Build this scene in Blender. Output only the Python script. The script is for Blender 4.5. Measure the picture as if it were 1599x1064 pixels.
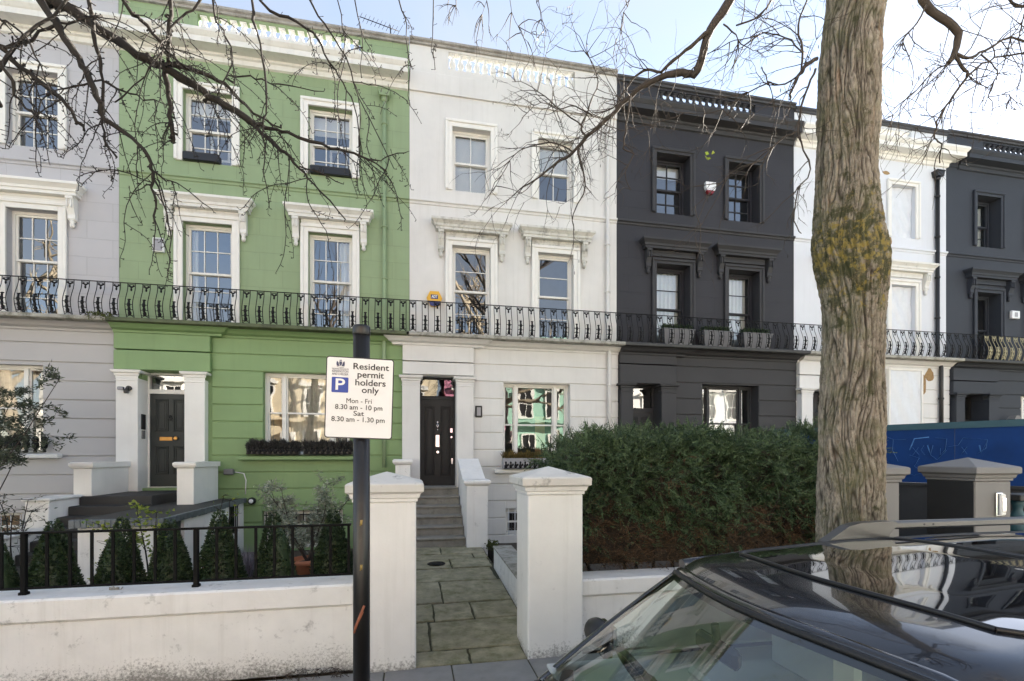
import bpy, math, random
import numpy as np
from mathutils import Vector, Matrix, noise

# ---------------------------------------------------------------- camera, world, sun, exposure
SC = bpy.context.scene
for o in list(bpy.data.objects):
    bpy.data.objects.remove(o)
COL = SC.collection
TH = math.atan(770 / 3840.0)          # the terrace runs 11.3 degrees off the picture plane
CT, ST = math.cos(TH), math.sin(TH)
CAMZ = 2.0
cd = bpy.data.cameras.new("camera")
cam = bpy.data.objects.new("camera", cd)
COL.objects.link(cam)
cam.location = (0, 0, CAMZ)
cam.rotation_euler = (math.radians(90), 0, -TH)
cd.sensor_width = 36.0
cd.lens = 770 / 1599 * 36
cd.shift_y = (713 - 532) / 1599
cd.clip_start = 0.05
cd.clip_end = 3000
SC.camera = cam

SUN_EL, SUN_AZ = math.radians(24), math.radians(60)   # behind the terrace, to the right
world = bpy.data.worlds.new("World")
SC.world = world
world.use_nodes = True
wn, wl = world.node_tree.nodes, world.node_tree.links
wn.clear()
w_out = wn.new("ShaderNodeOutputWorld")
w_bg = wn.new("ShaderNodeBackground")
w_sky = wn.new("ShaderNodeTexSky")
w_sky.sky_type = 'NISHITA'
w_sky.sun_disc = False
w_sky.sun_elevation = SUN_EL
w_sky.sun_rotation = SUN_AZ
w_sky.air_density = 0.9
w_sky.dust_density = 0.15
w_sky.ozone_density = 1.1
w_bg.inputs[1].default_value = 0.055
# thin high cloud, the same all round the sky
w_tc = wn.new("ShaderNodeTexCoord")
w_sep = wn.new("ShaderNodeSeparateXYZ")
wl.new(w_tc.outputs['Generated'], w_sep.inputs[0])
w_zz = wn.new("ShaderNodeMath"); w_zz.operation = 'ADD'; w_zz.inputs[1].default_value = 0.22
wl.new(w_sep.outputs['Z'], w_zz.inputs[0])
w_dx = wn.new("ShaderNodeMath"); w_dx.operation = 'DIVIDE'
w_dy = wn.new("ShaderNodeMath"); w_dy.operation = 'DIVIDE'
wl.new(w_sep.outputs['X'], w_dx.inputs[0]); wl.new(w_zz.outputs[0], w_dx.inputs[1])
wl.new(w_sep.outputs['Y'], w_dy.inputs[0]); wl.new(w_zz.outputs[0], w_dy.inputs[1])
w_cmb = wn.new("ShaderNodeCombineXYZ")
wl.new(w_dx.outputs[0], w_cmb.inputs[0]); wl.new(w_dy.outputs[0], w_cmb.inputs[1])
w_ns = wn.new("ShaderNodeTexNoise")
w_ns.inputs['Scale'].default_value = 1.3
w_ns.inputs['Detail'].default_value = 7
w_ns.inputs['Roughness'].default_value = 0.55
w_ns.inputs['Distortion'].default_value = 0.4
wl.new(w_cmb.outputs[0], w_ns.inputs['Vector'])
w_rmp = wn.new("ShaderNodeMapRange")
w_rmp.inputs['From Min'].default_value = 0.33
w_rmp.inputs['From Max'].default_value = 0.72
w_rmp.inputs['To Min'].default_value = 0.30
w_rmp.inputs['To Max'].default_value = 0.85
wl.new(w_ns.outputs['Fac'], w_rmp.inputs['Value'])
w_bw = wn.new("ShaderNodeRGBToBW")
wl.new(w_sky.outputs[0], w_bw.inputs[0])
w_wh = wn.new("ShaderNodeMix"); w_wh.data_type = 'RGBA'; w_wh.blend_type = 'MULTIPLY'
w_wh.inputs[0].default_value = 1.0
w_wh.inputs[7].default_value = (1.05, 1.05, 1.07, 1)
wl.new(w_bw.outputs[0], w_wh.inputs[6])
w_mix = wn.new("ShaderNodeMix"); w_mix.data_type = 'RGBA'
wl.new(w_rmp.outputs[0], w_mix.inputs[0])
wl.new(w_sky.outputs[0], w_mix.inputs[6])
w_cl = wn.new("ShaderNodeMix"); w_cl.data_type = 'RGBA'
w_cl.inputs[0].default_value = 0.75
w_cl.inputs[7].default_value = (2.0, 2.1, 2.25, 1)
wl.new(w_wh.outputs[2], w_cl.inputs[6])
wl.new(w_cl.outputs[2], w_mix.inputs[7])
wl.new(w_mix.outputs[2], w_bg.inputs[0])
wl.new(w_bg.outputs[0], w_out.inputs[0])

ld = bpy.data.lights.new("sun", 'SUN')
ld.energy = 5.0
ld.angle = math.radians(0.5)
ld.color = (1.0, 0.92, 0.80)
sun = bpy.data.objects.new("sun", ld)
COL.objects.link(sun)
sdir = Vector((-math.sin(SUN_AZ) * math.cos(SUN_EL), -math.cos(SUN_AZ) * math.cos(SUN_EL), -math.sin(SUN_EL)))
sun.rotation_euler = sdir.to_track_quat('-Z', 'Y').to_euler()
sun.location = (20, 30, 30)

SC.view_settings.view_transform = 'Standard'
SC.view_settings.look = 'None'
SC.view_settings.gamma = 1
SC.view_settings.exposure = 3.0
SC.view_settings.use_curve_mapping = False
SC.cycles.use_denoising = True
SC.cycles.max_bounces = 8
SC.cycles.diffuse_bounces = 4
SC.cycles.glossy_bounces = 4
SC.cycles.transparent_max_bounces = 16
SC.cycles.sample_clamp_indirect = 8
SC.cycles.caustics_reflective = False
SC.cycles.caustics_refractive = False

# ---------------------------------------------------------------- helpers
F = 11.42                               # y of the terrace's front wall
RNG = random.Random(7)
NR = np.random.default_rng(11)

def P(x, y, k):
    """a point of the place seen along one line of sight of the survey, k metres into the scene"""
    X = (x - 800) / 770 * k
    return Vector((X * CT + k * ST, -X * ST + k * CT, CAMZ + k * (713 - y) / 770))

def wloc(o):
    v = Vector((0, 0, 0))
    while o is not None:
        v += o.location
        o = o.parent
    return v

def tag(o, label=None, cat=None, group=None, kind=None):
    if label: o['label'] = label
    if cat: o['category'] = cat
    if group: o['group'] = group
    if kind: o['kind'] = kind
    return o

def thing(name, loc, label, cat, group=None):
    o = bpy.data.objects.new(name, None)
    COL.objects.link(o)
    o.location = loc
    o.empty_display_size = 0.2
    return tag(o, label, cat, group)

def link(me, name, parent=None, loc=None, rot=None, scale=None):
    """an object at world place loc, as a child of parent"""
    o = bpy.data.objects.new(name, me)
    COL.objects.link(o)
    l = Vector(loc) if loc is not None else Vector((0, 0, 0))
    if parent is not None:
        o.parent = parent
        l = l - wloc(parent)
    o.location = l
    if rot is not None: o.rotation_euler = rot
    if scale is not None: o.scale = scale
    return o

class MB:
    def __init__(s):
        s.v, s.f, s.sm = [], [], []
    def quad(s, a, b, c, d, sm=False):
        n = len(s.v); s.v += [tuple(a), tuple(b), tuple(c), tuple(d)]
        s.f.append((n, n + 1, n + 2, n + 3)); s.sm.append(sm)
        return s
    def poly(s, pts, sm=False):
        n = len(s.v); s.v += [tuple(p) for p in pts]
        s.f.append(tuple(range(n, n + len(pts)))); s.sm.append(sm)
        return s
    def box(s, x0, x1, y0, y1, z0, z1, ch=0.0):
        if ch <= 0:
            n = len(s.v)
            s.v += [(x0, y0, z0), (x1, y0, z0), (x1, y1, z0), (x0, y1, z0), (x0, y0, z1), (x1, y0, z1), (x1, y1, z1), (x0, y1, z1)]
            for q in ((0, 3, 2, 1), (4, 5, 6, 7), (0, 1, 5, 4), (1, 2, 6, 5), (2, 3, 7, 6), (3, 0, 4, 7)):
                s.f.append(tuple(n + i for i in q)); s.sm.append(False)
            return s
        ch = min(ch, (x1 - x0) * .45, (y1 - y0) * .45, (z1 - z0) * .45)
        X, Y, Z = (x0, x1), (y0, y1), (z0, z1)
        idx = {}
        for i in (0, 1):
            for j in (0, 1):
                for k in (0, 1):
                    sx, sy, sz = (1, -1)[i] * ch, (1, -1)[j] * ch, (1, -1)[k] * ch
                    for ax, p in ((0, (X[i], Y[j] + sy, Z[k] + sz)), (1, (X[i] + sx, Y[j], Z[k] + sz)), (2, (X[i] + sx, Y[j] + sy, Z[k]))):
                        idx[i, j, k, ax] = len(s.v); s.v.append(p)
        def q(*a):
            s.f.append(tuple(idx[t] for t in a)); s.sm.append(False)
        for i in (0, 1):
            a = [(i, 0, 0, 0), (i, 1, 0, 0), (i, 1, 1, 0), (i, 0, 1, 0)]
            q(*(a if i else a[::-1]))
            a = [(0, i, 0, 1), (1, i, 0, 1), (1, i, 1, 1), (0, i, 1, 1)]
            q(*(a[::-1] if i else a))
            a = [(0, 0, i, 2), (1, 0, i, 2), (1, 1, i, 2), (0, 1, i, 2)]
            q(*(a if i else a[::-1]))
        for i in (0, 1):
            for j in (0, 1):
                a = [(i, j, 0, 0), (i, j, 1, 0), (i, j, 1, 1), (i, j, 0, 1)]
                q(*(a if (i ^ j) else a[::-1]))
                a = [(i, 0, j, 0), (i, 1, j, 0), (i, 1, j, 2), (i, 0, j, 2)]
                q(*(a[::-1] if (i ^ j) else a))
                a = [(0, i, j, 1), (1, i, j, 1), (1, i, j, 2), (0, i, j, 2)]
                q(*(a if (i ^ j) else a[::-1]))
                for k in (0, 1):
                    a = [(i, j, k, 0), (i, j, k, 1), (i, j, k, 2)]
                    q(*(a if (i ^ j ^ k) else a[::-1]))
        return s
    def mould(s, x0, x1, y, prof, L=True, R=True):
        """a moulding on a wall whose face is at y (looking along +y); prof = [(projection, z)...] from the bottom up,
        returned to the wall at its ends when L / R"""
        rings = []
        for p, z in prof:
            xl, xr = (x0 - p if L else x0), (x1 + p if R else x1)
            n = len(s.v)
            s.v += [(xl, y + .01, z), (xl, y - p, z), (xr, y - p, z), (xr, y + .01, z)]
            rings.append(n)
        for a, b in zip(rings, rings[1:]):
            for i in range(3):
                s.f.append((a + i, a + i + 1, b + i + 1, b + i)); s.sm.append(False)
        a, b = rings[0], rings[-1]
        s.f.append((a + 3, a + 2, a + 1, a)); s.sm.append(False)
        s.f.append((b, b + 1, b + 2, b + 3)); s.sm.append(False)
        return s
    def tube(s, pts, rad, n=6, cap=True, sm=True, flat=1.0):
        pts = [Vector(p) for p in pts]
        m = len(pts)
        if not hasattr(rad, '__len__'): rad = [rad] * m
        base = len(s.v)
        t0 = (pts[1] - pts[0]).normalized()
        up = Vector((0, 0, 1)) if abs(t0.z) < .9 else Vector((1, 0, 0))
        a = t0.cross(up).normalized()
        for i, p in enumerate(pts):
            t = (pts[min(i + 1, m - 1)] - pts[max(i - 1, 0)])
            if t.length < 1e-9: t = t0
            t.normalize()
            a = (a - t * a.dot(t))
            if a.length < 1e-6: a = t.orthogonal()
            a.normalize()
            b = t.cross(a)
            for j in range(n):
                an = 2 * math.pi * j / n
                q = p + a * (math.cos(an) * rad[i]) + b * (math.sin(an) * rad[i] * flat)
                s.v.append((q.x, q.y, q.z))
        for i in range(m - 1):
            for j in range(n):
                k = (j + 1) % n
                s.f.append((base + i * n + j, base + i * n + k, base + (i + 1) * n + k, base + (i + 1) * n + j)); s.sm.append(sm)
        if cap:
            s.f.append(tuple(base + j for j in range(n))[::-1]); s.sm.append(False)
            s.f.append(tuple(base + (m - 1) * n + j for j in range(n))); s.sm.append(False)
        return s
    def lathe(s, c, prof, n=12, axis='z', sm=True):
        """prof = [(radius, height)...]; closed with caps"""
        base = len(s.v)
        for r, h in prof:
            for j in range(n):
                an = 2 * math.pi * j / n
                ca, sa = math.cos(an) * r, math.sin(an) * r
                if axis == 'z': q = (c[0] + ca, c[1] + sa, c[2] + h)
                elif axis == 'y': q = (c[0] + ca, c[1] + h, c[2] - sa)
                else: q = (c[0] + h, c[1] + ca, c[2] + sa)
                s.v.append(q)
        m = len(prof)
        for i in range(m - 1):
            for j in range(n):
                k = (j + 1) % n
                s.f.append((base + i * n + j, base + i * n + k, base + (i + 1) * n + k, base + (i + 1) * n + j)); s.sm.append(sm)
        s.f.append(tuple(base + j for j in range(n))[::-1]); s.sm.append(False)
        s.f.append(tuple(base + (m - 1) * n + j for j in range(n))); s.sm.append(False)
        return s
    def blob(s, c, r, n=8, m=5):
        """an ellipsoid"""
        base = len(s.v)
        for i in range(1, m):
            ph = math.pi * i / m
            for j in range(n):
                an = 2 * math.pi * j / n
                s.v.append((c[0] + r[0] * math.sin(ph) * math.cos(an), c[1] + r[1] * math.sin(ph) * math.sin(an), c[2] - r[2] * math.cos(ph)))
        s.v.append((c[0], c[1], c[2] - r[2])); s.v.append((c[0], c[1], c[2] + r[2]))
        lo, hi = len(s.v) - 2, len(s.v) - 1
        for i in range(m - 2):
            for j in range(n):
                k = (j + 1) % n
                s.f.append((base + i * n + j, base + i * n + k, base + (i + 1) * n + k, base + (i + 1) * n + j)); s.sm.append(True)
        for j in range(n):
            k = (j + 1) % n
            s.f.append((lo, base + k, base + j)); s.sm.append(True)
            s.f.append((hi, base + (m - 2) * n + j, base + (m - 2) * n + k)); s.sm.append(True)
        return s
    def prism(s, pts, d0, d1, axis='y'):
        """polygon pts (a,b) extruded from d0 to d1 along an axis; y: (x,z), x: (y,z), z: (x,y)"""
        def pt(p, d):
            return (p[0], d, p[1]) if axis == 'y' else ((d, p[0], p[1]) if axis == 'x' else (p[0], p[1], d))
        n = len(s.v); m = len(pts)
        s.v += [pt(p, d0) for p in pts] + [pt(p, d1) for p in pts]
        s.f.append(tuple(range(n, n + m))); s.sm.append(False)
        s.f.append(tuple(range(n + 2 * m - 1, n + m - 1, -1))); s.sm.append(False)
        for i in range(m):
            j = (i + 1) % m
            s.f.append((n + j, n + i, n + m + i, n + m + j)); s.sm.append(False)
        return s
    def mesh(s, name, mat, off=(0, 0, 0)):
        me = bpy.data.meshes.new(name)
        ox, oy, oz = off
        me.from_pydata([(a - ox, b - oy, c - oz) for a, b, c in s.v], [], s.f)
        me.polygons.foreach_set('use_smooth', s.sm)
        if mat is not None: me.materials.append(mat)
        me.update()
        return me
    def build(s, name, mat, parent=None, base=None):
        """link as one object, its origin at the foot of the shape"""
        a = np.array(s.v)
        lo, hi = a.min(0), a.max(0)
        if base is None: base = Vector(((lo[0] + hi[0]) / 2, (lo[1] + hi[1]) / 2, lo[2]))
        return link(s.mesh(name, mat, base), name, parent, base)

def np_mesh(name, V, Fc, mat, smooth=False):
    me = bpy.data.meshes.new(name)
    V = np.asarray(V, dtype=np.float32); Fc = np.asarray(Fc, dtype=np.int32)
    n, m, k = len(V), len(Fc), Fc.shape[1]
    me.vertices.add(n); me.vertices.foreach_set('co', V.ravel())
    me.loops.add(m * k); me.loops.foreach_set('vertex_index', Fc.ravel())
    me.polygons.add(m)
    me.polygons.foreach_set('loop_start', np.arange(0, m * k, k, dtype=np.int32))
    try: me.polygons.foreach_set('loop_total', np.full(m, k, dtype=np.int32))
    except Exception: pass
    me.polygons.foreach_set('use_smooth', np.full(m, smooth, dtype=bool))
    if mat is not None: me.materials.append(mat)
    me.update(calc_edges=True)
    me.validate()
    return me

def leaf_arrays(pts, dirs, L, W, fold=0.25, rng=NR):
    """diamond leaves: base pts, direction dirs, length L, width W (arrays or numbers) -> verts, quads"""
    pts = np.asarray(pts, float); n = len(pts)
    d = np.asarray(dirs, float); d /= np.linalg.norm(d, axis=1, keepdims=True) + 1e-9
    r = rng.normal(size=(n, 3))
    sd = np.cross(d, r); sd /= np.linalg.norm(sd, axis=1, keepdims=True) + 1e-9
    nn = np.cross(sd, d)
    L = np.broadcast_to(np.asarray(L, float), (n,))[:, None]; W = np.broadcast_to(np.asarray(W, float), (n,))[:, None]
    a = pts; c = pts + d * L
    mid = pts + d * L * .45 + nn * W * fold
    V = np.stack([a, mid + sd * W * .5, c, mid - sd * W * .5], 1).reshape(-1, 3)
    Fc = np.arange(n * 4).reshape(n, 4)
    return V, Fc

# ---------------------------------------------------------------- materials
def new_mat(name):
    m = bpy.data.materials.new(name); m.use_nodes = True
    nt = m.node_tree; nt.nodes.clear()
    out = nt.nodes.new("ShaderNodeOutputMaterial")
    return m, nt, out

def nd(nt, kind, **kw):
    n = nt.nodes.new("ShaderNode" + kind)
    for k, v in kw.items():
        if hasattr(n, k): setattr(n, k, v)
        else: n.inputs[k].default_value = v
    return n

def ramp(nt, src, a, b, lo=0.0, hi=1.0):
    n = nt.nodes.new("ShaderNodeMapRange")
    n.inputs['From Min'].default_value = a; n.inputs['From Max'].default_value = b
    n.inputs['To Min'].default_value = lo; n.inputs['To Max'].default_value = hi
    nt.links.new(src, n.inputs['Value'])
    return n.outputs[0]

def mixc(nt, fac, a, b, mode='MIX'):
    n = nt.nodes.new("ShaderNodeMix"); n.data_type = 'RGBA'; n.blend_type = mode
    for i, v in ((0, fac), (6, a), (7, b)):
        if isinstance(v, (int, float)): n.inputs[i].default_value = v
        elif isinstance(v, tuple): n.inputs[i].default_value = v if len(v) == 4 else (*v, 1)
        else: nt.links.new(v, n.inputs[i])
    return n.outputs[2]

def mth(nt, op, a, b=None):
    n = nt.nodes.new("ShaderNodeMath"); n.operation = op
    for i, v in ((0, a), (1, b)):
        if v is None: continue
        if isinstance(v, (int, float)): n.inputs[i].default_value = v
        else: nt.links.new(v, n.inputs[i])
    return n.outputs[0]

def noise_n(nt, vec, scale, detail=5, rough=.55, dist=0):
    n = nt.nodes.new("ShaderNodeTexNoise")
    n.inputs['Scale'].default_value = scale; n.inputs['Detail'].default_value = detail
    n.inputs['Roughness'].default_value = rough; n.inputs['Distortion'].default_value = dist
    if vec is not None: nt.links.new(vec, n.inputs['Vector'])
    return n.outputs['Fac']

def scaled(nt, vec, sc):
    n = nt.nodes.new("ShaderNodeVectorMath"); n.operation = 'MULTIPLY'
    nt.links.new(vec, n.inputs[0]); n.inputs[1].default_value = sc
    return n.outputs[0]

def pos(nt):
    return nt.nodes.new("ShaderNodeNewGeometry").outputs['Position']

def pm(name, col, rough=.6, metal=0.0, var=.12, vscale=3.0, bump=.1, bscale=80, coat=0, spec=.5, dirt=None, streak=0.0,
       ashlar=None, base_dirt=None, dirt_col=(.035, .033, .028)):
    """painted or plain surface: colour with slight mottling, fine relief, optional weathering"""
    m, nt, out = new_mat(name)
    b = nt.nodes.new("ShaderNodeBsdfPrincipled")
    nt.links.new(b.outputs[0], out.inputs[0])
    p = pos(nt)
    c = (*col, 1)
    n1 = noise_n(nt, p, vscale, 6, .6)
    f = ramp(nt, n1, .25, .75, 1 - var, 1 + var * .55)
    g = nt.nodes.new("ShaderNodeCombineColor")
    for i in range(3): nt.links.new(f, g.inputs[i])
    cur = mixc(nt, 1.0, c, g.outputs[0], 'MULTIPLY')
    hgt = noise_n(nt, p, bscale, 4, .6)
    if streak > 0:                                    # rain runs down the paint
        s = noise_n(nt, scaled(nt, p, (9, 9, .45)), 1.0, 5, .65)
        cur = mixc(nt, ramp(nt, s, .52, .8, 0, streak), cur, (col[0] * .55, col[1] * .53, col[2] * .48))
    if dirt is not None:                              # blotches and lichen specks
        a, bb, amt = dirt
        s = noise_n(nt, p, 5.5, 9, .72)
        cur = mixc(nt, ramp(nt, s, a, bb, 0, amt), cur, dirt_col)
    if base_dirt is not None:                         # splash and algae along the foot of a wall
        z0, z1, amt = base_dirt
        sx = nt.nodes.new("ShaderNodeSeparateXYZ"); nt.links.new(p, sx.inputs[0])
        zf = ramp(nt, sx.outputs[2], z0, z1, 1, 0)
        s = noise_n(nt, p, 3.0, 4, .6); s2 = noise_n(nt, p, 38, 6, .75)
        zz = mth(nt, 'ADD', zf, mth(nt, 'MULTIPLY', mth(nt, 'SUBTRACT', s, .5), .9))
        k = ramp(nt, mth(nt, 'ADD', mth(nt, 'MULTIPLY', zz, .42), mth(nt, 'MULTIPLY', s2, .8)), .66, .84, 0, amt)
        cur = mixc(nt, k, cur, (.045, .043, .03))
    hs = mth(nt, 'MULTIPLY', hgt, 1.0)
    dist = .004
    if ashlar is not None:                            # lines scored into the render like stone courses, recess shade tinted into them
        wdt, hh, z0 = ashlar
        sx = nt.nodes.new("ShaderNodeSeparateXYZ"); nt.links.new(p, sx.inputs[0])
        cb = nt.nodes.new("ShaderNodeCombineXYZ")
        nt.links.new(sx.outputs[0], cb.inputs[0]); nt.links.new(mth(nt, 'SUBTRACT', sx.outputs[2], z0), cb.inputs[1])
        br = nt.nodes.new("ShaderNodeTexBrick")
        br.inputs['Scale'].default_value = 1.0
        br.inputs['Mortar Size'].default_value = .006
        br.inputs['Mortar Smooth'].default_value = .3
        br.inputs['Brick Width'].default_value = wdt; br.inputs['Row Height'].default_value = hh
        br.inputs['Color1'].default_value = (1, 1, 1, 1); br.inputs['Color2'].default_value = (.965, .965, .965, 1); br.inputs['Mortar'].default_value = (.84, .84, .84, 1)
        nt.links.new(cb.outputs[0], br.inputs['Vector'])
        cur = mixc(nt, .95, cur, br.outputs['Color'], 'MULTIPLY')
        hs = mth(nt, 'SUBTRACT', mth(nt, 'MULTIPLY', hgt, .35), mth(nt, 'MULTIPLY', br.outputs['Fac'], 1.0))
    nt.links.new(cur, b.inputs['Base Color'])
    b.inputs['Roughness'].default_value = rough
    b.inputs['Metallic'].default_value = metal
    b.inputs['Specular IOR Level'].default_value = spec
    if coat: b.inputs['Coat Weight'].default_value = coat; b.inputs['Coat Roughness'].default_value = .03
    if bump > 0:
        bp = nt.nodes.new("ShaderNodeBump"); bp.inputs['Strength'].default_value = bump if ashlar is None else .6
        bp.inputs['Distance'].default_value = dist
        nt.links.new(hs, bp.inputs['Height']); nt.links.new(bp.outputs[0], b.inputs['Normal'])
    return m

def leaf_mat(name, c1, c2, rough=.5, trans=.25, nscale=9):
    m, nt, out = new_mat(name)
    p = pos(nt)
    geo = nt.nodes.new("ShaderNodeNewGeometry")
    n = noise_n(nt, p, nscale, 3, .6)
    f = mth(nt, 'ADD', mth(nt, 'MULTIPLY', n, .6), mth(nt, 'MULTIPLY', geo.outputs['Random Per Island'], .55))
    c = mixc(nt, ramp(nt, f, .3, .85), c1, c2)
    b = nt.nodes.new("ShaderNodeBsdfPrincipled"); nt.links.new(c, b.inputs['Base Color'])
    b.inputs['Roughness'].default_value = rough; b.inputs['Specular IOR Level'].default_value = .35
    t = nt.nodes.new("ShaderNodeBsdfTranslucent"); nt.links.new(c, t.inputs[0])
    mx = nt.nodes.new("ShaderNodeMixShader"); mx.inputs[0].default_value = trans
    nt.links.new(b.outputs[0], mx.inputs[1]); nt.links.new(t.outputs[0], mx.inputs[2]); nt.links.new(mx.outputs[0], out.inputs[0])
    return m

def glass_mat(name, refl=.28, tint=(.92, .95, .95), ior=1.6, wob=0.0):
    """thin sheet glass: clear or tinted, with a mirror reflection that grows with the angle"""
    m, nt, out = new_mat(name)
    t = nt.nodes.new("ShaderNodeBsdfTransparent"); t.inputs[0].default_value = (*tint, 1)
    g = nt.nodes.new("ShaderNodeBsdfGlossy"); g.inputs['Roughness'].default_value = 0.0; g.inputs[0].default_value = (1, 1, 1, 1)
    fr = nt.nodes.new("ShaderNodeFresnel"); fr.inputs[0].default_value = ior
    if wob > 0:
        bp = nt.nodes.new("ShaderNodeBump"); bp.inputs['Strength'].default_value = wob; bp.inputs['Distance'].default_value = .02
        nt.links.new(noise_n(nt, pos(nt), 3.5, 1, .4), bp.inputs['Height'])
        nt.links.new(bp.outputs[0], g.inputs['Normal'])
    f = mth(nt, 'MINIMUM', mth(nt, 'ADD', fr.outputs[0], refl), 1.0)
    mx = nt.nodes.new("ShaderNodeMixShader")
    nt.links.new(f, mx.inputs[0]); nt.links.new(t.outputs[0], mx.inputs[1]); nt.links.new(g.outputs[0], mx.inputs[2])
    nt.links.new(mx.outputs[0], out.inputs[0])
    return m

M = {}
M['white'] = pm('white_paint', (.80, .785, .74), .5, var=.05, bump=.12, streak=.12)
M['offwhite'] = pm('off_white_stucco', (.685, .672, .645), .62, var=.10, vscale=1.2, bump=.15, bscale=50, streak=.22)
M['hoodwhite'] = pm('weathered_white_paint', (.74, .73, .69), .6, var=.08, bump=.2, streak=.35, dirt=(.60, .78, .55))
M['mosswhite'] = pm('mossy_white_moulding', (.64, .63, .58), .7, var=.12, bump=.25, streak=.8, dirt=(.50, .70, .6))
M['green'] = pm('sage_green_stucco', (.262, .348, .195), .62, var=.09, vscale=1.3, ashlar=(.92, .37, .08), streak=.2)
M['greenband'] = pm('leaf_green_stucco', (.212, .322, .142), .6, var=.09, vscale=1.3, bump=.12, streak=.22)
M['lav'] = pm('lavender_grey_stucco', (.47, .465, .485), .62, var=.07, vscale=1.0, ashlar=(.92, .37, .1))
M['lavband'] = pm('grey_stucco', (.44, .43, .43), .62, var=.05, vscale=1.0, bump=.12)
M['char'] = pm('charcoal_stucco', (.030, .030, .036), .65, spec=.35, var=.12, vscale=1.4, ashlar=(.95, .42, .2))
M['charband'] = pm('charcoal_smooth_stucco', (.041, .041, .044), .65, spec=.35, var=.12, vscale=1.4, bump=.1)
M['dark'] = pm('slate_blue_stucco', (.035, .040, .051), .65, spec=.35, var=.12, vscale=1.2, bump=.1, dirt=(.68, .86, .3), dirt_col=(.2, .2, .22))
M['pale'] = pm('pale_blue_white_stucco', (.69, .71, .75), .62, var=.05, vscale=1.0, bump=.12, streak=.12)
M['paleband'] = pm('patchy_white_stucco', (.72, .715, .70), .62, var=.07, vscale=1.0, bump=.12, streak=.15)
M['sheet'] = pm('plastic_sheet', (.70, .72, .75), .3, var=.06, vscale=6, bump=.5, bscale=7)
M['brick'] = pm('bare_render_patch', (.34, .22, .10), .85, var=.3, vscale=18, bump=.6, bscale=40)
M['iron'] = pm('black_iron', (.006, .006, .0065), .5, var=.2, bump=.1, spec=.2)
M['giltiron'] = pm('gilded_iron', (.38, .34, .20), .5, var=.3, bump=.1)
M['rail'] = pm('black_railing_paint', (.005, .005, .005), .6, var=.2, bump=.15, spec=.12)
M['slab'] = pm('weathered_balcony_stone', (.40, .385, .34), .8, var=.2, bump=.4, dirt=(.46, .68, .85), dirt_col=(.06, .065, .035))
M['slabdark'] = pm('dark_balcony_stone', (.05, .05, .05), .7, var=.2, bump=.3, dirt=(.5, .75, .4), dirt_col=(.12, .13, .1))
M['slabgreen'] = pm('mossy_green_balcony_edge', (.10, .12, .06), .75, var=.25, bump=.4, dirt=(.48, .7, .8))
M['coping'] = pm('grey_parapet_coping', (.36, .34, .31), .8, var=.2, bump=.4, dirt=(.45, .75, .75))
M['copedark'] = pm('dark_parapet_coping', (.06, .06, .065), .7, var=.2, bump=.3)
M['doorG'] = pm('bottle_black_door_paint', (.026, .031, .029), .5, var=.15, bump=.05)
M['doorW'] = pm('black_door_paint', (.019, .019, .0195), .5, var=.15, bump=.05, spec=.3)
M['chrome'] = pm('chrome', (.75, .75, .75), .12, 1.0, var=.05, bump=0)
M['brass'] = pm('brass', (.55, .30, .10), .3, 1.0, var=.1, bump=0)
M['glass'] = glass_mat('window_glass', .17, wob=.03)
M['glassold'] = glass_mat('old_rippled_window_glass', .10, wob=.05)
M['blind'] = pm('white_blind', (.86, .86, .84), .8, var=.04, bump=.05)
M['net'] = pm('net_curtain', (.66, .62, .55), .9, var=.25, vscale=9, bump=.3, bscale=30)
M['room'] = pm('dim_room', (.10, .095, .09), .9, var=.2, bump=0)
M['wood'] = pm('pale_wood', (.42, .25, .11), .6, var=.2, bump=.1)
M['lead'] = pm('lead_sheet', (.13, .15, .17), .45, .3, var=.4, vscale=9, bump=.3, bscale=25, dirt=(.6, .8, .5), dirt_col=(.4, .42, .42))
M['asphalt'] = pm('black_asphalt_roofing', (.03, .03, .03), .65, var=.3, bump=.4, bscale=120)
M['wallwhite'] = pm('garden_wall_white', (.79, .78, .755), .75, var=.10, bump=.4, bscale=45, streak=.32, dirt=(.58, .74, .65), base_dirt=(.0, .42, .75))
M['pierwhite'] = pm('gate_pier_white', (.81, .80, .77), .7, var=.06, bump=.3, bscale=45, streak=.22, dirt=(.62, .80, .55), base_dirt=(.0, .30, .7))
M['capstone'] = pm('speckled_pier_cap', (.66, .64, .59), .8, var=.12, bump=.5, bscale=60, dirt=(.56, .74, .75))
M['pave'] = pm('paving_stone', (.23, .225, .215), .75, var=.2, vscale=5, bump=.4, bscale=70, dirt=(.58, .8, .4))
M['flag'] = pm('york_stone_flag', (.31, .285, .195), .8, var=.45, vscale=4.5, bump=.8, bscale=28, dirt=(.44, .68, .85), dirt_col=(.11, .115, .045))
M['joint'] = pm('mossy_joint', (.055, .055, .03), .9, var=.4, vscale=20, bump=.5)
M['step'] = pm('grey_stone_step', (.25, .24, .21), .75, var=.2, vscale=6, bump=.4, streak=.3, dirt=(.52, .75, .5))
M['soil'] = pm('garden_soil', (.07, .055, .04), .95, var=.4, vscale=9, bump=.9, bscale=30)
M['road'] = pm('road_asphalt', (.10, .10, .10), .85, var=.25, vscale=20, bump=.5, bscale=160)
M['kerb'] = pm('granite_kerb', (.25, .245, .24), .7, var=.2, vscale=30, bump=.3)
M['grass'] = pm('distant_ground', (.07, .08, .05), .95, var=.3, vscale=.5, bump=.2)
M['greypier'] = pm('grey_pier_paint', (.185, .18, .175), .6, var=.06, bump=.15, streak=.1)
M['darkpier'] = pm('dark_pier_tone', (.022, .022, .023), .55, var=.2, bump=.2)
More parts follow.
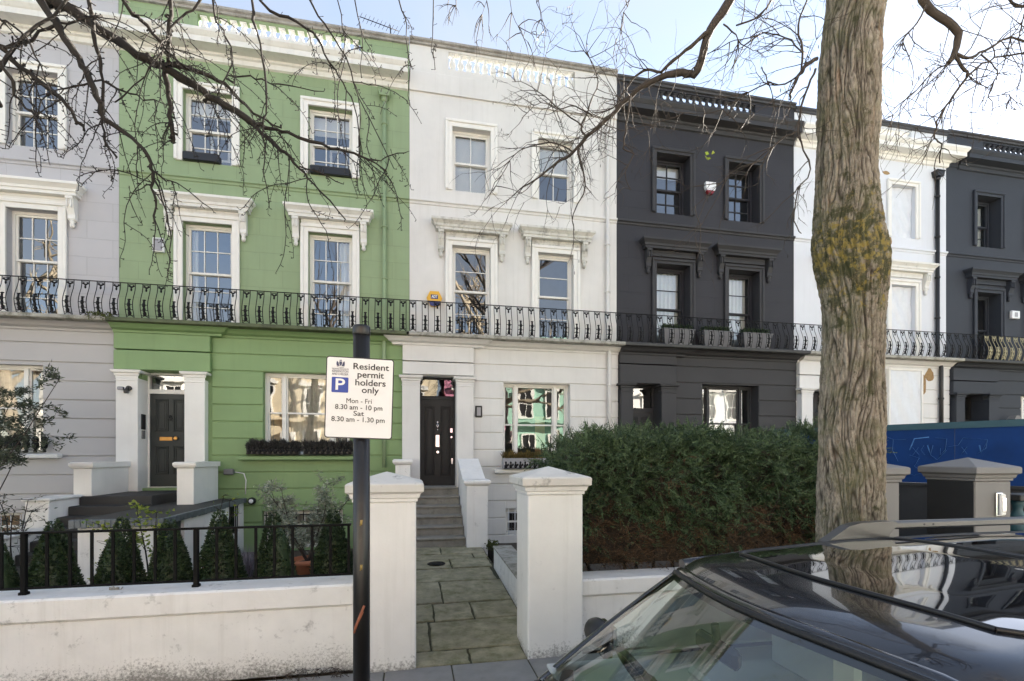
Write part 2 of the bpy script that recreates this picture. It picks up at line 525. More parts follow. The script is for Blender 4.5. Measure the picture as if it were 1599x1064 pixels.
M['hoard'] = pm('blue_hoarding_paint', (.004, .038, .165), .6, var=.25, vscale=2, bump=.1, spec=.2)
M['teal'] = pm('teal_hoarding_cap', (.02, .075, .10), .5, var=.1, bump=.1)
M['spray'] = pm('sprayed_blue_line', (.09, .26, .58), .6, var=.4, vscale=30, bump=0)
M['terracotta'] = pm('terracotta', (.40, .15, .075), .75, var=.15, bump=.3, dirt=(.62, .82, .4), dirt_col=(.5, .4, .33))
M['planter'] = pm('zinc_planter', (.32, .32, .34), .5, .2, var=.12, bump=.1)
M['zinc'] = pm('dark_zinc_planter', (.17, .17, .18), .5, .2, var=.12, bump=.1)
M['black'] = pm('black_plastic', (.012, .012, .013), .4, var=.15, bump=.05)
M['pole'] = pm('grey_pole_paint', (.013, .0125, .0125), .33, var=.3, vscale=7, bump=.25, bscale=50, dirt=(.62, .74, .35), dirt_col=(.12, .11, .10))
M['signwhite'] = pm('sign_face', (.79, .79, .785), .35, var=.04, bump=.03)
M['ink'] = pm('sign_ink', (.012, .012, .016), .5, var=0, bump=0)
M['signblue'] = pm('sign_blue', (.02, .055, .33), .4, var=0, bump=0)
M['crest'] = pm('crest_ink', (.05, .06, .12), .5, var=.2, bump=0)
M['rust'] = pm('orange_paint_mark', (.30, .10, .05), .6, var=.3, vscale=30, bump=0)
M['gold'] = pm('gold_sticker', (.42, .30, .10), .5, var=.3, vscale=60, bump=0)
M['alarmY'] = pm('yellow_plastic', (.72, .40, .03), .35, var=.04, bump=0)
M['alarmB'] = pm('navy_plastic', (.02, .03, .14), .35, var=.04, bump=0)
M['alarmW'] = pm('white_plastic', (.78, .79, .80), .35, var=.04, bump=0)
M['alarmR'] = pm('dark_red_plastic', (.20, .015, .02), .3, var=.04, bump=0)
M['bark_twig'] = pm('dark_twig_bark', (.019, .015, .0115), .85, var=.3, vscale=20, bump=.5, bscale=90, dirt=(.62, .78, .6), dirt_col=(.15, .14, .05))
M['bark_fine'] = pm('grey_brown_twig_bark', (.060, .047, .037), .85, var=.25, vscale=20, bump=.4)
M['yew'] = leaf_mat('yew_needles', (.015, .036, .018), (.13, .19, .085), .45, .2, 4)
M['yewdead'] = leaf_mat('dead_yew_twigs', (.042, .028, .017), (.165, .098, .05), .7, .1, 6)
M['box'] = leaf_mat('box_leaves', (.012, .026, .012), (.065, .10, .042), .4, .15, 12)
M['olive'] = leaf_mat('olive_leaves', (.13, .16, .11), (.40, .43, .34), .5, .2, 9)
M['darkolive'] = leaf_mat('dark_shrub_leaves', (.025, .035, .022), (.13, .15, .10), .5, .2, 9)
M['lime'] = leaf_mat('yellow_green_leaves', (.10, .17, .03), (.32, .36, .06), .5, .35, 12)
M['lavender'] = leaf_mat('silver_stems', (.14, .12, .13), (.34, .31, .33), .7, .15, 12)
M['heather'] = leaf_mat('dark_heather', (.018, .020, .018), (.085, .08, .075), .7, .1, 15)
M['bronze'] = leaf_mat('bronze_green_leaves', (.07, .075, .03), (.26, .17, .05), .6, .25, 15)
M['moss'] = leaf_mat('moss', (.05, .06, .02), (.12, .14, .04), .9, .1, 20)
M['car'] = pm('dark_blue_grey_car_paint', (.012, .014, .019), .22, .35, var=.04, bump=0, coat=1.0, spec=.6, dirt=(.66, .74, .22), dirt_col=(.4, .4, .4))
M['carglass'] = glass_mat('windscreen_glass', .05, (.84, .95, .89), 1.55)
M['roofglass'] = pm('black_roof_glass', (.006, .006, .008), .03, 0, var=0, bump=0, coat=1.0, spec=.9, dirt=(.67, .74, .12), dirt_col=(.4, .4, .4))
M['rubber'] = pm('black_rubber', (.010, .010, .0105), .5, var=.1, bump=.05)
M['alu'] = pm('brushed_roof_rail', (.13, .128, .122), .35, .7, var=.06, bump=.1, bscale=200)
M['seat'] = pm('grey_seat_cloth', (.45, .47, .45), .8, var=.1, bump=.2)
M['rim'] = pm('alloy_wheel', (.45, .45, .46), .3, 1.0, var=.05, bump=0)
M['lamp_glass'] = glass_mat('headlamp_lens', .10, (.9, .92, .95))
M['redlens'] = pm('red_tail_lens', (.25, .01, .01), .1, var=.05, bump=0, coat=1)
# ---------------------------------------------------------------- the ground and street (setting)
def slab_sheet(name, x0, x1, y0, y1, z, mat, kind='structure', thick=.3):
    mb = MB(); mb.box(x0, x1, y0, y1, z - thick, z)
    o = mb.build(name, mat); o['kind'] = kind
    return o
M['palepave'] = pm('pale_paving', (.42, .40, .36), .8, var=.15, bump=.2)  # unseen far ground, kept pale to bounce sunlight onto the lower fronts
slab_sheet('ground', -400, 400, -400, 400, -.45, M['grass'], thick=.5)
slab_sheet('road', -70, 90, -6.6, 2.42, -.12, M['road'])
pvm = slab_sheet('pavement', -70, 90, 2.57, 4.78, -.012, M['joint'])
kb = MB()
for i in range(-14, 22):
    kb.box(i * 1.2 + .004, i * 1.2 + 1.196, 2.424, 2.566, -.14, .0, .012)
o = kb.build('kerb', M['kerb']); o['kind'] = 'structure'
opm = slab_sheet('far_pavement', -70, 90, -9.2, -6.6, 0.0, M['palepave'])
slab_sheet('far_front_gardens', -70, 90, -14.0, -9.2, .05, M['palepave'])
# paving stones of the near pavement, one by one where the photograph could show them
rows = [2.575, 3.12, 3.70, 4.25, 4.76]
for r in range(4):
    x = -6.2 + (r % 2) * .37
    while x < 5.6:
        w = RNG.choice([.62, .75, .9])
        mb = MB(); mb.box(x + .006, x + w - .006, rows[r] + .006, rows[r + 1] - .006, -.06, RNG.uniform(-.003, .002), .006)
        mb.build('paving_stone', M['pave'], pvm)
        x += w
slab_sheet('front_garden', -12, -.56, 5.05, 11.3, -.02, M['soil'])
slab_sheet('gravel_garden', 1.7, 22, 5.05, 11.3, -.02, M['soil'])

# ---------------------------------------------------------------- terraced houses
PANES = {}
def pane(w, h, parent, x, y, z, mat):
    key = (round(w, 3), round(h, 3), mat.name)
    if key not in PANES:
        mb = MB(); mb.quad((-w / 2, 0, 0), (w / 2, 0, 0), (w / 2, 0, h), (-w / 2, 0, h))
        PANES[key] = mb.mesh('pane', mat)
    link(PANES[key], 'pane', parent, (x, y, z), (RNG.uniform(-.006, .006), 0, RNG.uniform(-.008, .008)))

def sash(parent, x0, x1, z0, z1, y, cols, rows, wood, glass='glass', name='sash_window', split=.5, fw=.05, barw=.018):
    """a box sash window: frame, upper and lower sash, glazing bars (one mesh) and its panes"""
    mb = MB()
    mb.box(x0, x0 + fw, y, y + .12, z0, z1); mb.box(x1 - fw, x1, y, y + .12, z0, z1)
    mb.box(x0 + fw, x1 - fw, y, y + .12, z1 - fw, z1); mb.box(x0 + fw, x1 - fw, y - .02, y + .12, z0, z0 + fw)
    a0, a1, b0, b1 = x0 + fw, x1 - fw, z0 + fw, z1 - fw
    zm = b0 + (b1 - b0) * split
    todo = []
    for (c0, c1, yy, nr) in ((zm - .02, b1, y + .025, rows[0]), (b0, zm + .02, y + .065, rows[1])):
        st = .038
        mb.box(a0, a0 + st, yy, yy + .035, c0, c1); mb.box(a1 - st, a1, yy, yy + .035, c0, c1)
        mb.box(a0 + st, a1 - st, yy, yy + .035, c0, c0 + .045); mb.box(a0 + st, a1 - st, yy, yy + .035, c1 - .045, c1)
        p0, p1, q0, q1 = a0 + st, a1 - st, c0 + .045, c1 - .045
        for i in range(1, cols):
            xx = p0 + (p1 - p0) * i / cols
            mb.box(xx - barw / 2, xx + barw / 2, yy + .004, yy + .03, q0, q1)
        for j in range(1, nr):
            zz = q0 + (q1 - q0) * j / nr
            for i in range(cols):
                u0 = p0 + (p1 - p0) * i / cols + (barw / 2 if i else 0); u1 = p0 + (p1 - p0) * (i + 1) / cols - (barw / 2 if i < cols - 1 else 0)
                mb.box(u0, u1, yy + .005, yy + .029, zz - barw / 2, zz + barw / 2)
        for i in range(cols):
            for j in range(nr):
                todo.append((p0 + (p1 - p0) * (i + .5) / cols, q0 + (q1 - q0) * j / nr, (p1 - p0) / cols, (q1 - q0) / nr, yy + .02))
    w = mb.build(name, wood, parent)
    for (cx, cz, ww, hh, yy) in todo:
        pane(ww, hh, w, cx, yy, cz, M[glass])
    return w

def blind(w, x0, x1, z0, z1, y, mat='blind', folds=0):
    mb = MB()
    if folds:
        n = folds * 6
        for i in range(n):
            a, b = x0 + (x1 - x0) * i / n, x0 + (x1 - x0) * (i + 1) / n
            ya, yb = y + .02 * math.sin(i * math.pi / 3), y + .02 * math.sin((i + 1) * math.pi / 3)
            mb.quad((a, ya, z0), (b, yb, z0), (b, yb, z1), (a, ya, z1), True)
    else:
        mb.box(x0, x1, y, y + .01, z0, z1)
    return mb.build('curtain' if folds else 'roller_blind', M[mat], w)

def tripartite(parent, x0, x1, z0, z1, y, wood, side=.30, rows=(1, 1), glass='glassold', split=.52):
    """a ground floor window of one wide and two narrow sashes in one frame"""
    mb = MB(); m = .07
    mb.box(x0, x1, y - .01, y + .14, z0, z0 + .05); mb.box(x0, x1, y - .01, y + .14, z1 - .05, z1)
    xs = [x0, x0 + .05, x0 + .05 + side, x0 + .05 + side + m, x1 - .05 - side - m, x1 - .05 - side, x1 - .05, x1]
    for a, b in ((0, 1), (2, 3), (4, 5), (6, 7)):
        mb.box(xs[a], xs[b], y - .015, y + .145, z0 + .05, z1 - .05)
    todo = []
    zb, zt = z0 + .05, z1 - .05
    zm = zb + (zt - zb) * split
    for a, b in ((1, 2), (3, 4), (5, 6)):
        for (c0, c1, yy) in ((zm - .018, zt, y + .025), (zb, zm + .018, y + .065)):
            st = .03
            mb.box(xs[a], xs[a] + st, yy, yy + .035, c0, c1); mb.box(xs[b] - st, xs[b], yy, yy + .035, c0, c1)
            mb.box(xs[a] + st, xs[b] - st, yy, yy + .035, c0, c0 + .035); mb.box(xs[a] + st, xs[b] - st, yy, yy + .035, c1 - .035, c1)
            todo.append(((xs[a] + xs[b]) / 2, c0 + .035, xs[b] - xs[a] - 2 * st, c1 - c0 - .07, yy + .02))
    w = mb.build('tripartite_window', wood, parent)
    for (cx, cz, ww, hh, yy) in todo: pane(ww, hh, w, cx, yy, cz, M[glass])
    return w

def wall_sheet(mb, x0, x1, z0, z1, y, holes):
    xs = sorted({x0, x1, *[min(max(h[i], x0), x1) for h in holes for i in (0, 1)]})
    zs = sorted({z0, z1, *[min(max(h[i], z0), z1) for h in holes for i in (2, 3)]})
    for a, b in zip(xs, xs[1:]):
        for c, d in zip(zs, zs[1:]):
            mx, mz = (a + b) / 2, (c + d) / 2
            if any(h[0] < mx < h[1] and h[2] < mz < h[3] for h in holes): continue
            mb.quad((a, y, c), (b, y, c), (b, y, d), (a, y, d))
    for h in holes:
        d = h[4]; y1 = y + d
        a, b, c, e = h[:4]
        mb.quad((a, y, c), (a, y1, c), (a, y1, e), (a, y, e)); mb.quad((b, y, c), (b, y, e), (b, y1, e), (b, y1, c))
        mb.quad((a, y, e), (a, y1, e), (b, y1, e), (b, y, e)); mb.quad((a, y, c), (b, y, c), (b, y1, c), (a, y1, c))

def bands(parent, x0, x1, z0, z1, y, zlines, holes, mat, depth=.026, gap=.012):
    """courses of rendered rustication: every band its own block, cut at the openings"""
    zs = [z for z in sorted(zlines) if z0 + .05 < z < z1 - .05]
    zs = [z0] + zs + [z1]
    for c, d in zip(zs, zs[1:]):
        spans = [(x0, x1)]
        for h in holes:
            if h[3] > c + .06 and h[2] < d - .06:
                n = []
                for a, b in spans:
                    if h[1] <= a or h[0] >= b: n.append((a, b)); continue
                    if h[0] > a + .02: n.append((a, h[0]))
                    if h[1] < b - .02: n.append((h[1], b))
                spans = n
        for a, b in spans:
            mb = MB(); mb.box(a, b, y, y + depth, c + gap, d - gap, .008)
            mb.build('stucco_band', mat, parent)

def architrave(parent, x0, x1, z0, z1, w, mat, y=F, name='window_surround'):
    """moulded surround on three sides of an opening x0..x1, z0..z1"""
    mb = MB()
    for (a, b) in ((x0 - w, x0 + .0), (x1, x1 + w)):
        mb.box(a, b, y - .04, y + .01, z0, z1 + w, .006)
    mb.box(x0, x1, y - .04, y + .01, z1, z1 + w, .0)
    e = .055                               # raised outer bead
    mb.box(x0 - w - .012, x0 - w + e, y - .068, y - .03, z0 + .003, z1 + w - e, .012)
    mb.box(x1 + w - e, x1 + w + .012, y - .068, y - .03, z0 + .003, z1 + w - e, .012)
    mb.box(x0 - w - .012, x1 + w + .012, y - .07, y - .03, z1 + w - e, z1 + w + .012, .012)
    return mb.build(name, mat, parent)

def hood(parent, cx, mat, hw=.66, y=F, zt=7.40, bw=.13):
    """cornice on two scrolled brackets above a first floor window"""
    mb = MB()
    mb.mould(cx - hw, cx + hw, y, [(.13, zt - .25), (.17, zt - .245), (.17, zt - .185), (.19, zt - .18), (.20, zt - .13), (.235, zt - .09), (.265, zt - .06), (.265, zt - .012), (.23, zt)])
    mb.box(cx - hw + .06, cx + hw - .06, y - .05, y + .01, zt - .39, zt - .25)
    mb.box(cx - hw + .06, cx + hw - .06, y - .062, y + .008, zt - .30, zt - .28)
    h = mb.build('window_hood', mat, parent)
    for s in (-1, 1):
        bx = cx + s * (hw + .045)
        b = MB(); zb = zt - .25
        pts = [(y + .01, zb)] + [(y - .165, zb), (y - .165, zb - .05), (y - .135, zb - .07), (y - .15, zb - .14), (y - .125, zb - .24), (y - .085, zb - .34),
               (y - .09, zb - .42), (y - .065, zb - .45), (y + .01, zb - .45)]
        b.prism(pts, bx - bw / 2, bx + bw / 2, 'x')
        for q in (-1, 1):
            b.box(bx + q * bw * .27 - .012, bx + q * bw * .27 + .012, y - .172, y - .1, zb - .22, zb - .06, .006)
        b.lathe((bx, y - .045, zb - .60), [(.012, 0), (.04, .03), (.048, .07), (.03, .10), (.05, .13), (.045, .16)], 8)
        b.blob((bx, y - .12, zb - .03), (bw * .52, .05, .03), 8, 4)
        b.build('bracket', mat, h)
    return h

# iron balcony front: one shaped panel, shared
def iron_panel():
    mb = MB(); w = .066
    prof = [(0, 0), (-.022, .07), (-.052, .16), (-.064, .25), (-.050, .34), (-.015, .44), (.022, .53), (.042, .61), (.045, .70)]
    for s in (-1, 1):
        mb.tube([(s * w, p, z) for p, z in prof], .0078, 4, True, False)
    def yy(z):
        for (p0, z0), (p1, z1) in zip(prof, prof[1:]):
            if z0 <= z <= z1: return p0 + (p1 - p0) * (z - z0) / (z1 - z0)
        return prof[-1][0]
    for z in (.055, .155, .255):
        mb.box(-w, w, yy(z) - .005, yy(z) + .005, z - .006, z + .006)
    for z, rx, rz in ((.09, .036, .05), (.165, .030, .06), (.25, .034, .055), (.315, .022, .05), (.355, .036, .016)):
        mb.blob((0, yy(z), z), (rx, .014, rz), 7, 4)
    for z, x, rx, rz in ((.645, -.036, .024, .020), (.645, .036, .024, .020), (.625, 0, .032, .020), (.575, 0, .020, .035)):
        mb.blob((x, yy(z), z), (rx, .012, rz), 6, 4)
    mb.box(-w, w, yy(.675) - .005, yy(.675) + .005, .668, .680)
    mb.tube([(-w + .01, yy(.03), .02), (-.02, yy(.05), .05), (.02, yy(.05), .05), (w - .01, yy(.03), .02)], .007, 4, True, False)
    return mb
IRON = iron_panel().mesh('baluster_panel', M['iron'])
GILT = iron_panel().mesh('baluster_panel', M['giltiron'])

def balcony(parent, x0, x1, edge, proj=.47, pitch=.262, gilt=None, ztop=4.73):
    mb = MB()
    mb.mould(x0, x1, F, [(.10, ztop - .09), (proj - .03, ztop - .085), (proj, ztop - .07), (proj, ztop - .015), (proj - .015, ztop)], False, False)
    b = mb.build('balcony', edge, parent)
    yb = F - proj + .085
    r = MB()
    r.box(x0, x1, yb + .030, yb + .062, ztop + .700, ztop + .714, .003)
    r.box(x0, x1, yb - .016, yb + .014, ztop + .0, ztop + .010)
    r.build('handrail', M['iron'], b)
    n = int(round((x1 - x0) / pitch))
    for i in range(n):
        x = x0 + (x1 - x0) * (i + .5) / n
        g = gilt is not None and x > gilt
        link(GILT if g else IRON, 'baluster_panel', b, (x, yb, ztop + .002), (RNG.uniform(-.01, .01), 0, 0))
    return b

BALU = {}
def baluster_mesh(mat):
    if mat.name not in BALU:
        mb = MB()
        mb.box(-.07, .07, -.07, .07, 0, .035, .005)
        mb.lathe((0, 0, .035), [(.05, 0), (.058, .015), (.045, .03), (.060, .07), (.075, .12), (.070, .165), (.045, .235), (.036, .285), (.045, .305), (.055, .32), (.055, .335)], 10)
        mb.box(-.065, .065, -.065, .065, .37, .40, .005)
        BALU[mat.name] = mb.mesh('baluster', mat)
    return BALU[mat.name]

def parapet(parent, x0, x1, slot, wall, trim, cope, z0=10.32, step=.185, y=F, zb=10.90):
    """roof parapet with a balustrade let into it"""
    mb = MB(); t = .17; yf = y - .02
    mb.box(x0, x1, yf, yf + t, z0, zb)
    zt = zb + .40
    mb.box(x0, slot[0], yf, yf + t, zb, zt); mb.box(slot[1], x1, yf, yf + t, zb, zt)
    mb.box(x0, x1, yf, yf + t, zt, zt + .05)
    p = mb.build('parapet', wall, parent)
    c = MB(); c.mould(x0, x1, yf, [(.0, zt + .05), (.045, zt + .055), (.05, zt + .10), (.09, zt + .12), (.09, zt + .165), (.05, zt + .19)], False, False)
    c.box(x0, x1, yf + .01, yf + t + .005, zt + .10, zt + .19)
    c.build('coping', cope, p)
    n = int((slot[1] - slot[0]) / step)
    for i in range(n):
        link(baluster_mesh(trim), 'baluster', p, (slot[0] + (slot[1] - slot[0]) * (i + .5) / n, yf + .085, zb))
    return p

def cornice(parent, x0, x1, mat, z0=10.30, h=.44, proj=.38, L=True, R=True, soff=None):
    mb = MB()
    mb.mould(x0, x1, F, [(.0, z0 - .02), (.045, z0), (.055, z0 + .09), (.09, z0 + .11), (.10, z0 + .15), (proj - .06, z0 + .17), (proj - .06, z0 + .28), (proj - .04, z0 + .30), (proj, z0 + .36), (proj, z0 + h - .03), (proj - .03, z0 + h), (0, z0 + h + .07)], L, R)
    return mb.build('cornice', mat, parent)

def string_course(parent, x0, x1, mat, z=7.74):
    mb = MB(); mb.mould(x0, x1, F, [(0, z), (.02, z + .01), (.03, z + .05), (.065, z + .07), (.065, z + .11), (.04, z + .125), (0, z + .14)], False, False)
    return mb.build('string_course', mat, parent)

def downpipe(parent, x, z0, z1, mat, y=F - .07, r=.042, hopper=None, kinks=()):
    mb = MB(); pts = []
    for (zz, yo) in ([(z1, 0)] + list(kinks) + [(z0, kinks[-1][1] if kinks else 0)]): pts.append((x, y + yo, zz))
    mb.tube(pts, r, 10)
    p = mb.build('downpipe', mat, parent)
    z = z1 - .6
    while z > z0 + .3:
        yo = 0
        for (zz, k) in kinks:
            if z < zz: yo = k
        c = MB(); c.lathe((x, y + yo, z), [(r + .001, 0), (r + .014, .005), (r + .014, .05), (r + .001, .055)], 10)
        c.box(x - r - .035, x + r + .035, y + yo - .006, y + yo + .02, z + .01, z + .04)
        c.build('pipe_collar', mat, p)
        z -= 1.15
    if hopper:
        c = MB(); h = hopper
        c.prism([(x - .10, h - .16), (x + .10, h - .16), (x + .13, h - .05), (x + .13, h), (x - .13, h), (x - .13, h - .05)], y - .10, y + .10)
        c.box(x - .14, x + .14, y - .115, y + .105, h - .03, h + .012, .006)
        c.lathe((x, y, h - .25), [(r + .005, 0), (r + .02, .02), (r + .035, .10)], 10)
        c.build('hopper', mat, p)
    return p

def pilaster(parent, x0, x1, mat, z0, zc, y=F - .25, yb=F + .2, name='porch_pilaster'):
    mb = MB()
    x0, x1 = x0 - .004, x1 + .004
    mb.box(x0, x1, y, yb, z0, zc - .16, .006)
    mb.mould(x0, x1, y, [(0.0, zc - .165), (.004, zc - .16), (.004, zc - .12), (.02, zc - .11), (.025, zc - .07), (.06, zc - .05), (.07, zc - .008), (.06, zc)], True, True)
    mb.box(x0 - .06, x1 + .06, y + .01, yb, zc - .05, zc - .002)
    mb.box(x0 - .012, x1 + .012, y - .012, yb, zc - .215, zc - .20, .004)
    return mb.build(name, mat, parent)

def sill(parent, x0, x1, z, mat, y=F - .1, proj=.14):
    mb = MB(); mb.mould(x0, x1, y, [(.0, z - .10), (proj - .03, z - .09), (proj, z - .075), (proj, z - .015), (proj - .02, z), (-.2, z + .03)], True, True)
    return mb.build('window_sill', mat, parent)

def panel_door(parent, x0, x1, z0, z1, y, mat, panels, metal, kit):
    """a panelled door: slab with sunk moulded panels, and its furniture"""
    mb = MB()
    mb.box(x0, x1, y + .012, y + .05, z0, z1)
    xs = sorted({x0, x1, *[p[i] for p in panels for i in (0, 1)]}); zs = sorted({z0, z1, *[p[i] for p in panels for i in (2, 3)]})
    for a, b in zip(xs, xs[1:]):
        for c, d in zip(zs, zs[1:]):
            if any(p[0] < (a + b) / 2 < p[1] and p[2] < (c + d) / 2 < p[3] for p in panels): continue
            mb.box(a, b, y, y + .0118, c, d)
    dr = mb.build('front_door', mat, parent)
    for p in panels:
        q = MB()
        a, b, c, d = p[0] + .006, p[1] - .006, p[2] + .006, p[3] - .006
        for (e, h0, h1) in ((0, -.010, .010), (.03, -.002, .0112)):
            q.box(a + e, a + e + .022, y + h0, y + h1, c + e, d - e, .005); q.box(b - e - .022, b - e, y + h0, y + h1, c + e, d - e, .005)
            q.box(a + e + .022, b - e - .022, y + h0, y + h1, c + e, c + e + .022, .005); q.box(a + e + .022, b - e - .022, y + h0, y + h1, d - e - .022, d - e, .005)
        q.box(a + .075, b - .075, y + .004, y + .0115, c + .075, d - .075, .006)
        q.build('door_panel', mat, dr)
    for (nm, fn) in kit:
        k = MB(); fn(k); k.build(nm, metal, dr)
    return dr

def house_body(parent, x0, x1, wallmat, holes, z0=-.5, z1=10.36, gmat=None, gholes=(), gz=4.5, gy=F - .074):
    mb = MB()
    wall_sheet(mb, x0, x1, gz, z1, F, [h for h in holes])
    mb.quad((x0, F + 9, z0), (x0, F, z0), (x0, F, 11.1), (x0, F + 9, 11.1)); mb.quad((x1, F, z0), (x1, F + 9, z0), (x1, F + 9, 11.1), (x1, F, 11.1))
    mb.quad((x1, F + 9, z0), (x0, F + 9, z0), (x0, F + 9, 11.1), (x1, F + 9, 11.1))
    mb.build('front_wall', wallmat, parent)
    g = MB(); wall_sheet(g, x0, x1, z0, gz + .1, gy, list(gholes)); g.build('ground_floor_wall', gmat, parent)
    r = MB(); r.box(x0 + .02, x1 - .02, F + .26, F + 8.9, 10.62, 10.75); r.build('roof', M['lead'], parent)
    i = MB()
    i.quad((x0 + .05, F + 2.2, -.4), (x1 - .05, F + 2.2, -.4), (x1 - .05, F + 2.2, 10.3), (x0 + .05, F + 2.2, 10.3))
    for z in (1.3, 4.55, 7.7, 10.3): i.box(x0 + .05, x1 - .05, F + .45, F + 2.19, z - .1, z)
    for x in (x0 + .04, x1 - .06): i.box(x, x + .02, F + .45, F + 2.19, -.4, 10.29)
    i.build('rooms', M['room'], parent)

def frame_box(mb, x0, x1, y0, y1, z0, z1, t):
    mb.box(x0, x0 + t, y0, y1, z0, z1); mb.box(x1 - t, x1, y0, y1, z0, z1)
    mb.box(x0 + t, x1 - t, y0, y1, z1 - t, z1); mb.box(x0 + t, x1 - t, y0, y1, z0, z0 + t)

LINES = lambda a, p: [a + p * k for k in range(-9, 3)]

# ---- lavender grey house (leftmost)
hl = thing('terraced_house', (-8.5, F, 0), 'lavender grey stuccoed house with white trim at the left end of the terrace', 'house', 'terraced houses in a row')
U0, U1 = -11.4, -5.875
tw = [(-7.81, -6.93), (-10.3, -9.42)]
holes = [(a, b, 8.12, 9.62, .3) for a, b in tw] + [(a, b, 4.75, 6.88, .3) for a, b in tw]
gh = [(-9.2, -7.14, 2.05, 3.80, .3), (-8.9, -7.5, .30, .93, .3)]
house_body(hl, U0, U1, M['lav'], holes, gmat=M['lavband'], gholes=gh)
bands(hl, U0, U1, -.3, 4.5, F - .1, LINES(3.49, .372), gh, M['lavband'])
for a, b in tw:
    w = sash(hl, a, b, 8.12, 9.62, F + .14, 3, (2, 2), M['white'])
    architrave(hl, a, b, 8.12, 9.62, .15, M['white'])
    w = sash(hl, a, b, 4.75, 6.88, F + .14, 3, (2, 3), M['white'], split=.55)
    architrave(hl, a, b, 4.75, 6.88, .15, M['white'])
    hood(hl, (a + b) / 2, M['white'])
w = tripartite(hl, -9.2, -7.14, 2.05, 3.80, F + .08, M['white'])
blind(w, -9.1, -7.25, 2.1, 3.7, F + .35, 'net', 14)
sill(hl, -9.3, -6.95, 2.05, M['offwhite'])
w = sash(hl, -8.9, -7.5, .30, .93, F + .05, 2, (1, 1), M['white'], name='basement_window')
blind(w, -8.8, -7.6, .33, .9, F + .3, 'wood')
g = MB()
for i in range(9): g.tube([(-8.84 + i * .16, F - .03, .30), (-8.84 + i * .16, F - .03, .92)], .008, 5)
g.build('window_bars', M['alarmW'], hl)
cornice(hl, U0, U1, M['hoodwhite'], L=False, R=False)
parapet(hl, U0, U1, (-10.3, -7.0), M['lav'], M['white'], M['coping'])
string_course(hl, U0, U1, M['lav'])
m = MB(); m.mould(U0, U1, F, [(.09, 4.48), (.12, 4.49), (.13, 4.53), (.2, 4.56), (.24, 4.60), (.30, 4.638)], False, False); m.build('balcony_moulding', M['lavband'], hl)
balcony(hl, U0, U1, M['slab'])

# ---- green house
hg = thing('terraced_house', (-3, F, 0), 'sage green stuccoed house with white hooded windows', 'house', 'terraced houses in a row')
U0, U1 = -5.87, -.085
tw = [(-4.70, -3.76), (-2.24, -1.32)]
holes = [(a, b, 8.16, 9.66, .3) for a, b in tw] + [(a, b, 4.75, 6.90, .3) for a, b in tw]
gh = [(-5.42, -4.57, 1.35, 3.74, .34), (-3.13, -1.37, 2.02, 3.80, .3), (-3.15, -1.51, .02, .84, .25)]
house_body(hg, U0, U1, M['green'], holes, gmat=M['greenband'], gholes=gh)
bh = [(-5.87, -4.12, 0, 4.6)] + [h for h in gh[1:]]
bands(hg, U0, U1, -.3, 4.5, F - .1, LINES(3.80, .356), bh, M['greenband'])
bands(hg, U0, -4.12, 3.74, 4.5, F - .2, [4.15], [], M['greenband'], depth=.12)
for k, (a, b) in enumerate(tw):
    w = sash(hg, a, b, 8.16, 9.66, F + .13, 3, (2, 2), M['white'])
    blind(w, a + .06, b - .06, 9.28 if k == 0 else 9.2, 9.6, F + .3)
    d = MB(); frame_box(d, (a + b) / 2 - .07, (a + b) / 2 + .32, F + .34, F + .37, 8.4, 8.95, .05); d.build('inner_shutter', M['white'], w)
    architrave(hg, a, b, 8.16, 9.66, .145, M['white'])
    w = sash(hg, a, b, 4.75, 6.90, F + .14, 3, (2, 3), M['white'], split=.53)
    blind(w, b - .32, b - .06, 4.8, 6.84, F + .32, 'blind', 3) if k else blind(w, a + .05, a + .16, 4.8, 6.84, F + .34, 'blind', 2)
    architrave(hg, a, b, 4.75, 6.90, .145, M['white'])
    hood(hg, (a + b) / 2, M['hoodwhite'])
w = tripartite(hg, -3.13, -1.37, 2.02, 3.80, F + .08, M['white'])
blind(w, -2.75, -1.5, 2.08, 3.75, F + .33, 'net', 12)
blind(w, -3.06, -2.8, 2.0, 2.9, F + .5, 'wood')
sill(hg, -3.38, -1.2, 2.01, M['greenband'], proj=.2)
w = sash(hg, -3.15, -1.51, .02, .84, F + .05, 4, (1, 2), M['white'], name='basement_window', split=.6)
blind(w, -3.05, -1.6, .06, .8, F + .26, 'net', 10)
g = MB()
for i in range(11): g.tube([(-3.08 + i * .15, F - .05, .02), (-3.08 + i * .15, F - .05, .86)], .009, 5)
g.tube([(-3.12, F - .05, .74), (-1.54, F - .05, .74)], .01, 5)
g.build('window_bars', M['iron'], hg)
cornice(hg, U0, U1 - .03, M['hoodwhite'], L=False, R=False)
parapet(hg, U0, U1, (-4.42, -1.15), M['green'], M['white'], M['coping'], zb=10.86)
string_course(hg, U0, U1, M['green'])
m = MB(); pr = [(.09, 4.48), (.12, 4.49), (.13, 4.53), (.2, 4.56), (.24, 4.60), (.30, 4.638)]
m.mould(-4.12, U1, F, pr, False, False); m.mould(U0, -4.12, F, [(p + .1, z) for p, z in pr], False, True); m.build('balcony_moulding', M['greenband'], hg)
balcony(hg, U0, U1, M['slabgreen'])
downpipe(hg, -.63, 1.75, 10.0, M['green'], hopper=10.16, kinks=((4.8, 0), (4.5, -.10)))
pilaster(hg, -5.80, -5.42, M['white'], 1.1, 3.73)
pilaster(hg, -4.57, -4.20, M['white'], 1.1, 3.73)
fr = MB(); frame_box(fr, -5.42, -4.57, F + .14, F + .24, 1.33, 3.74, .035); fr.box(-5.385, -4.605, F + .13, F + .24, 3.31, 3.40, .005)
fr = fr.build('door_frame', M['white'], hg)
pane(.78, .31, fr, -4.995, F + .2, 3.40, M['glass'])
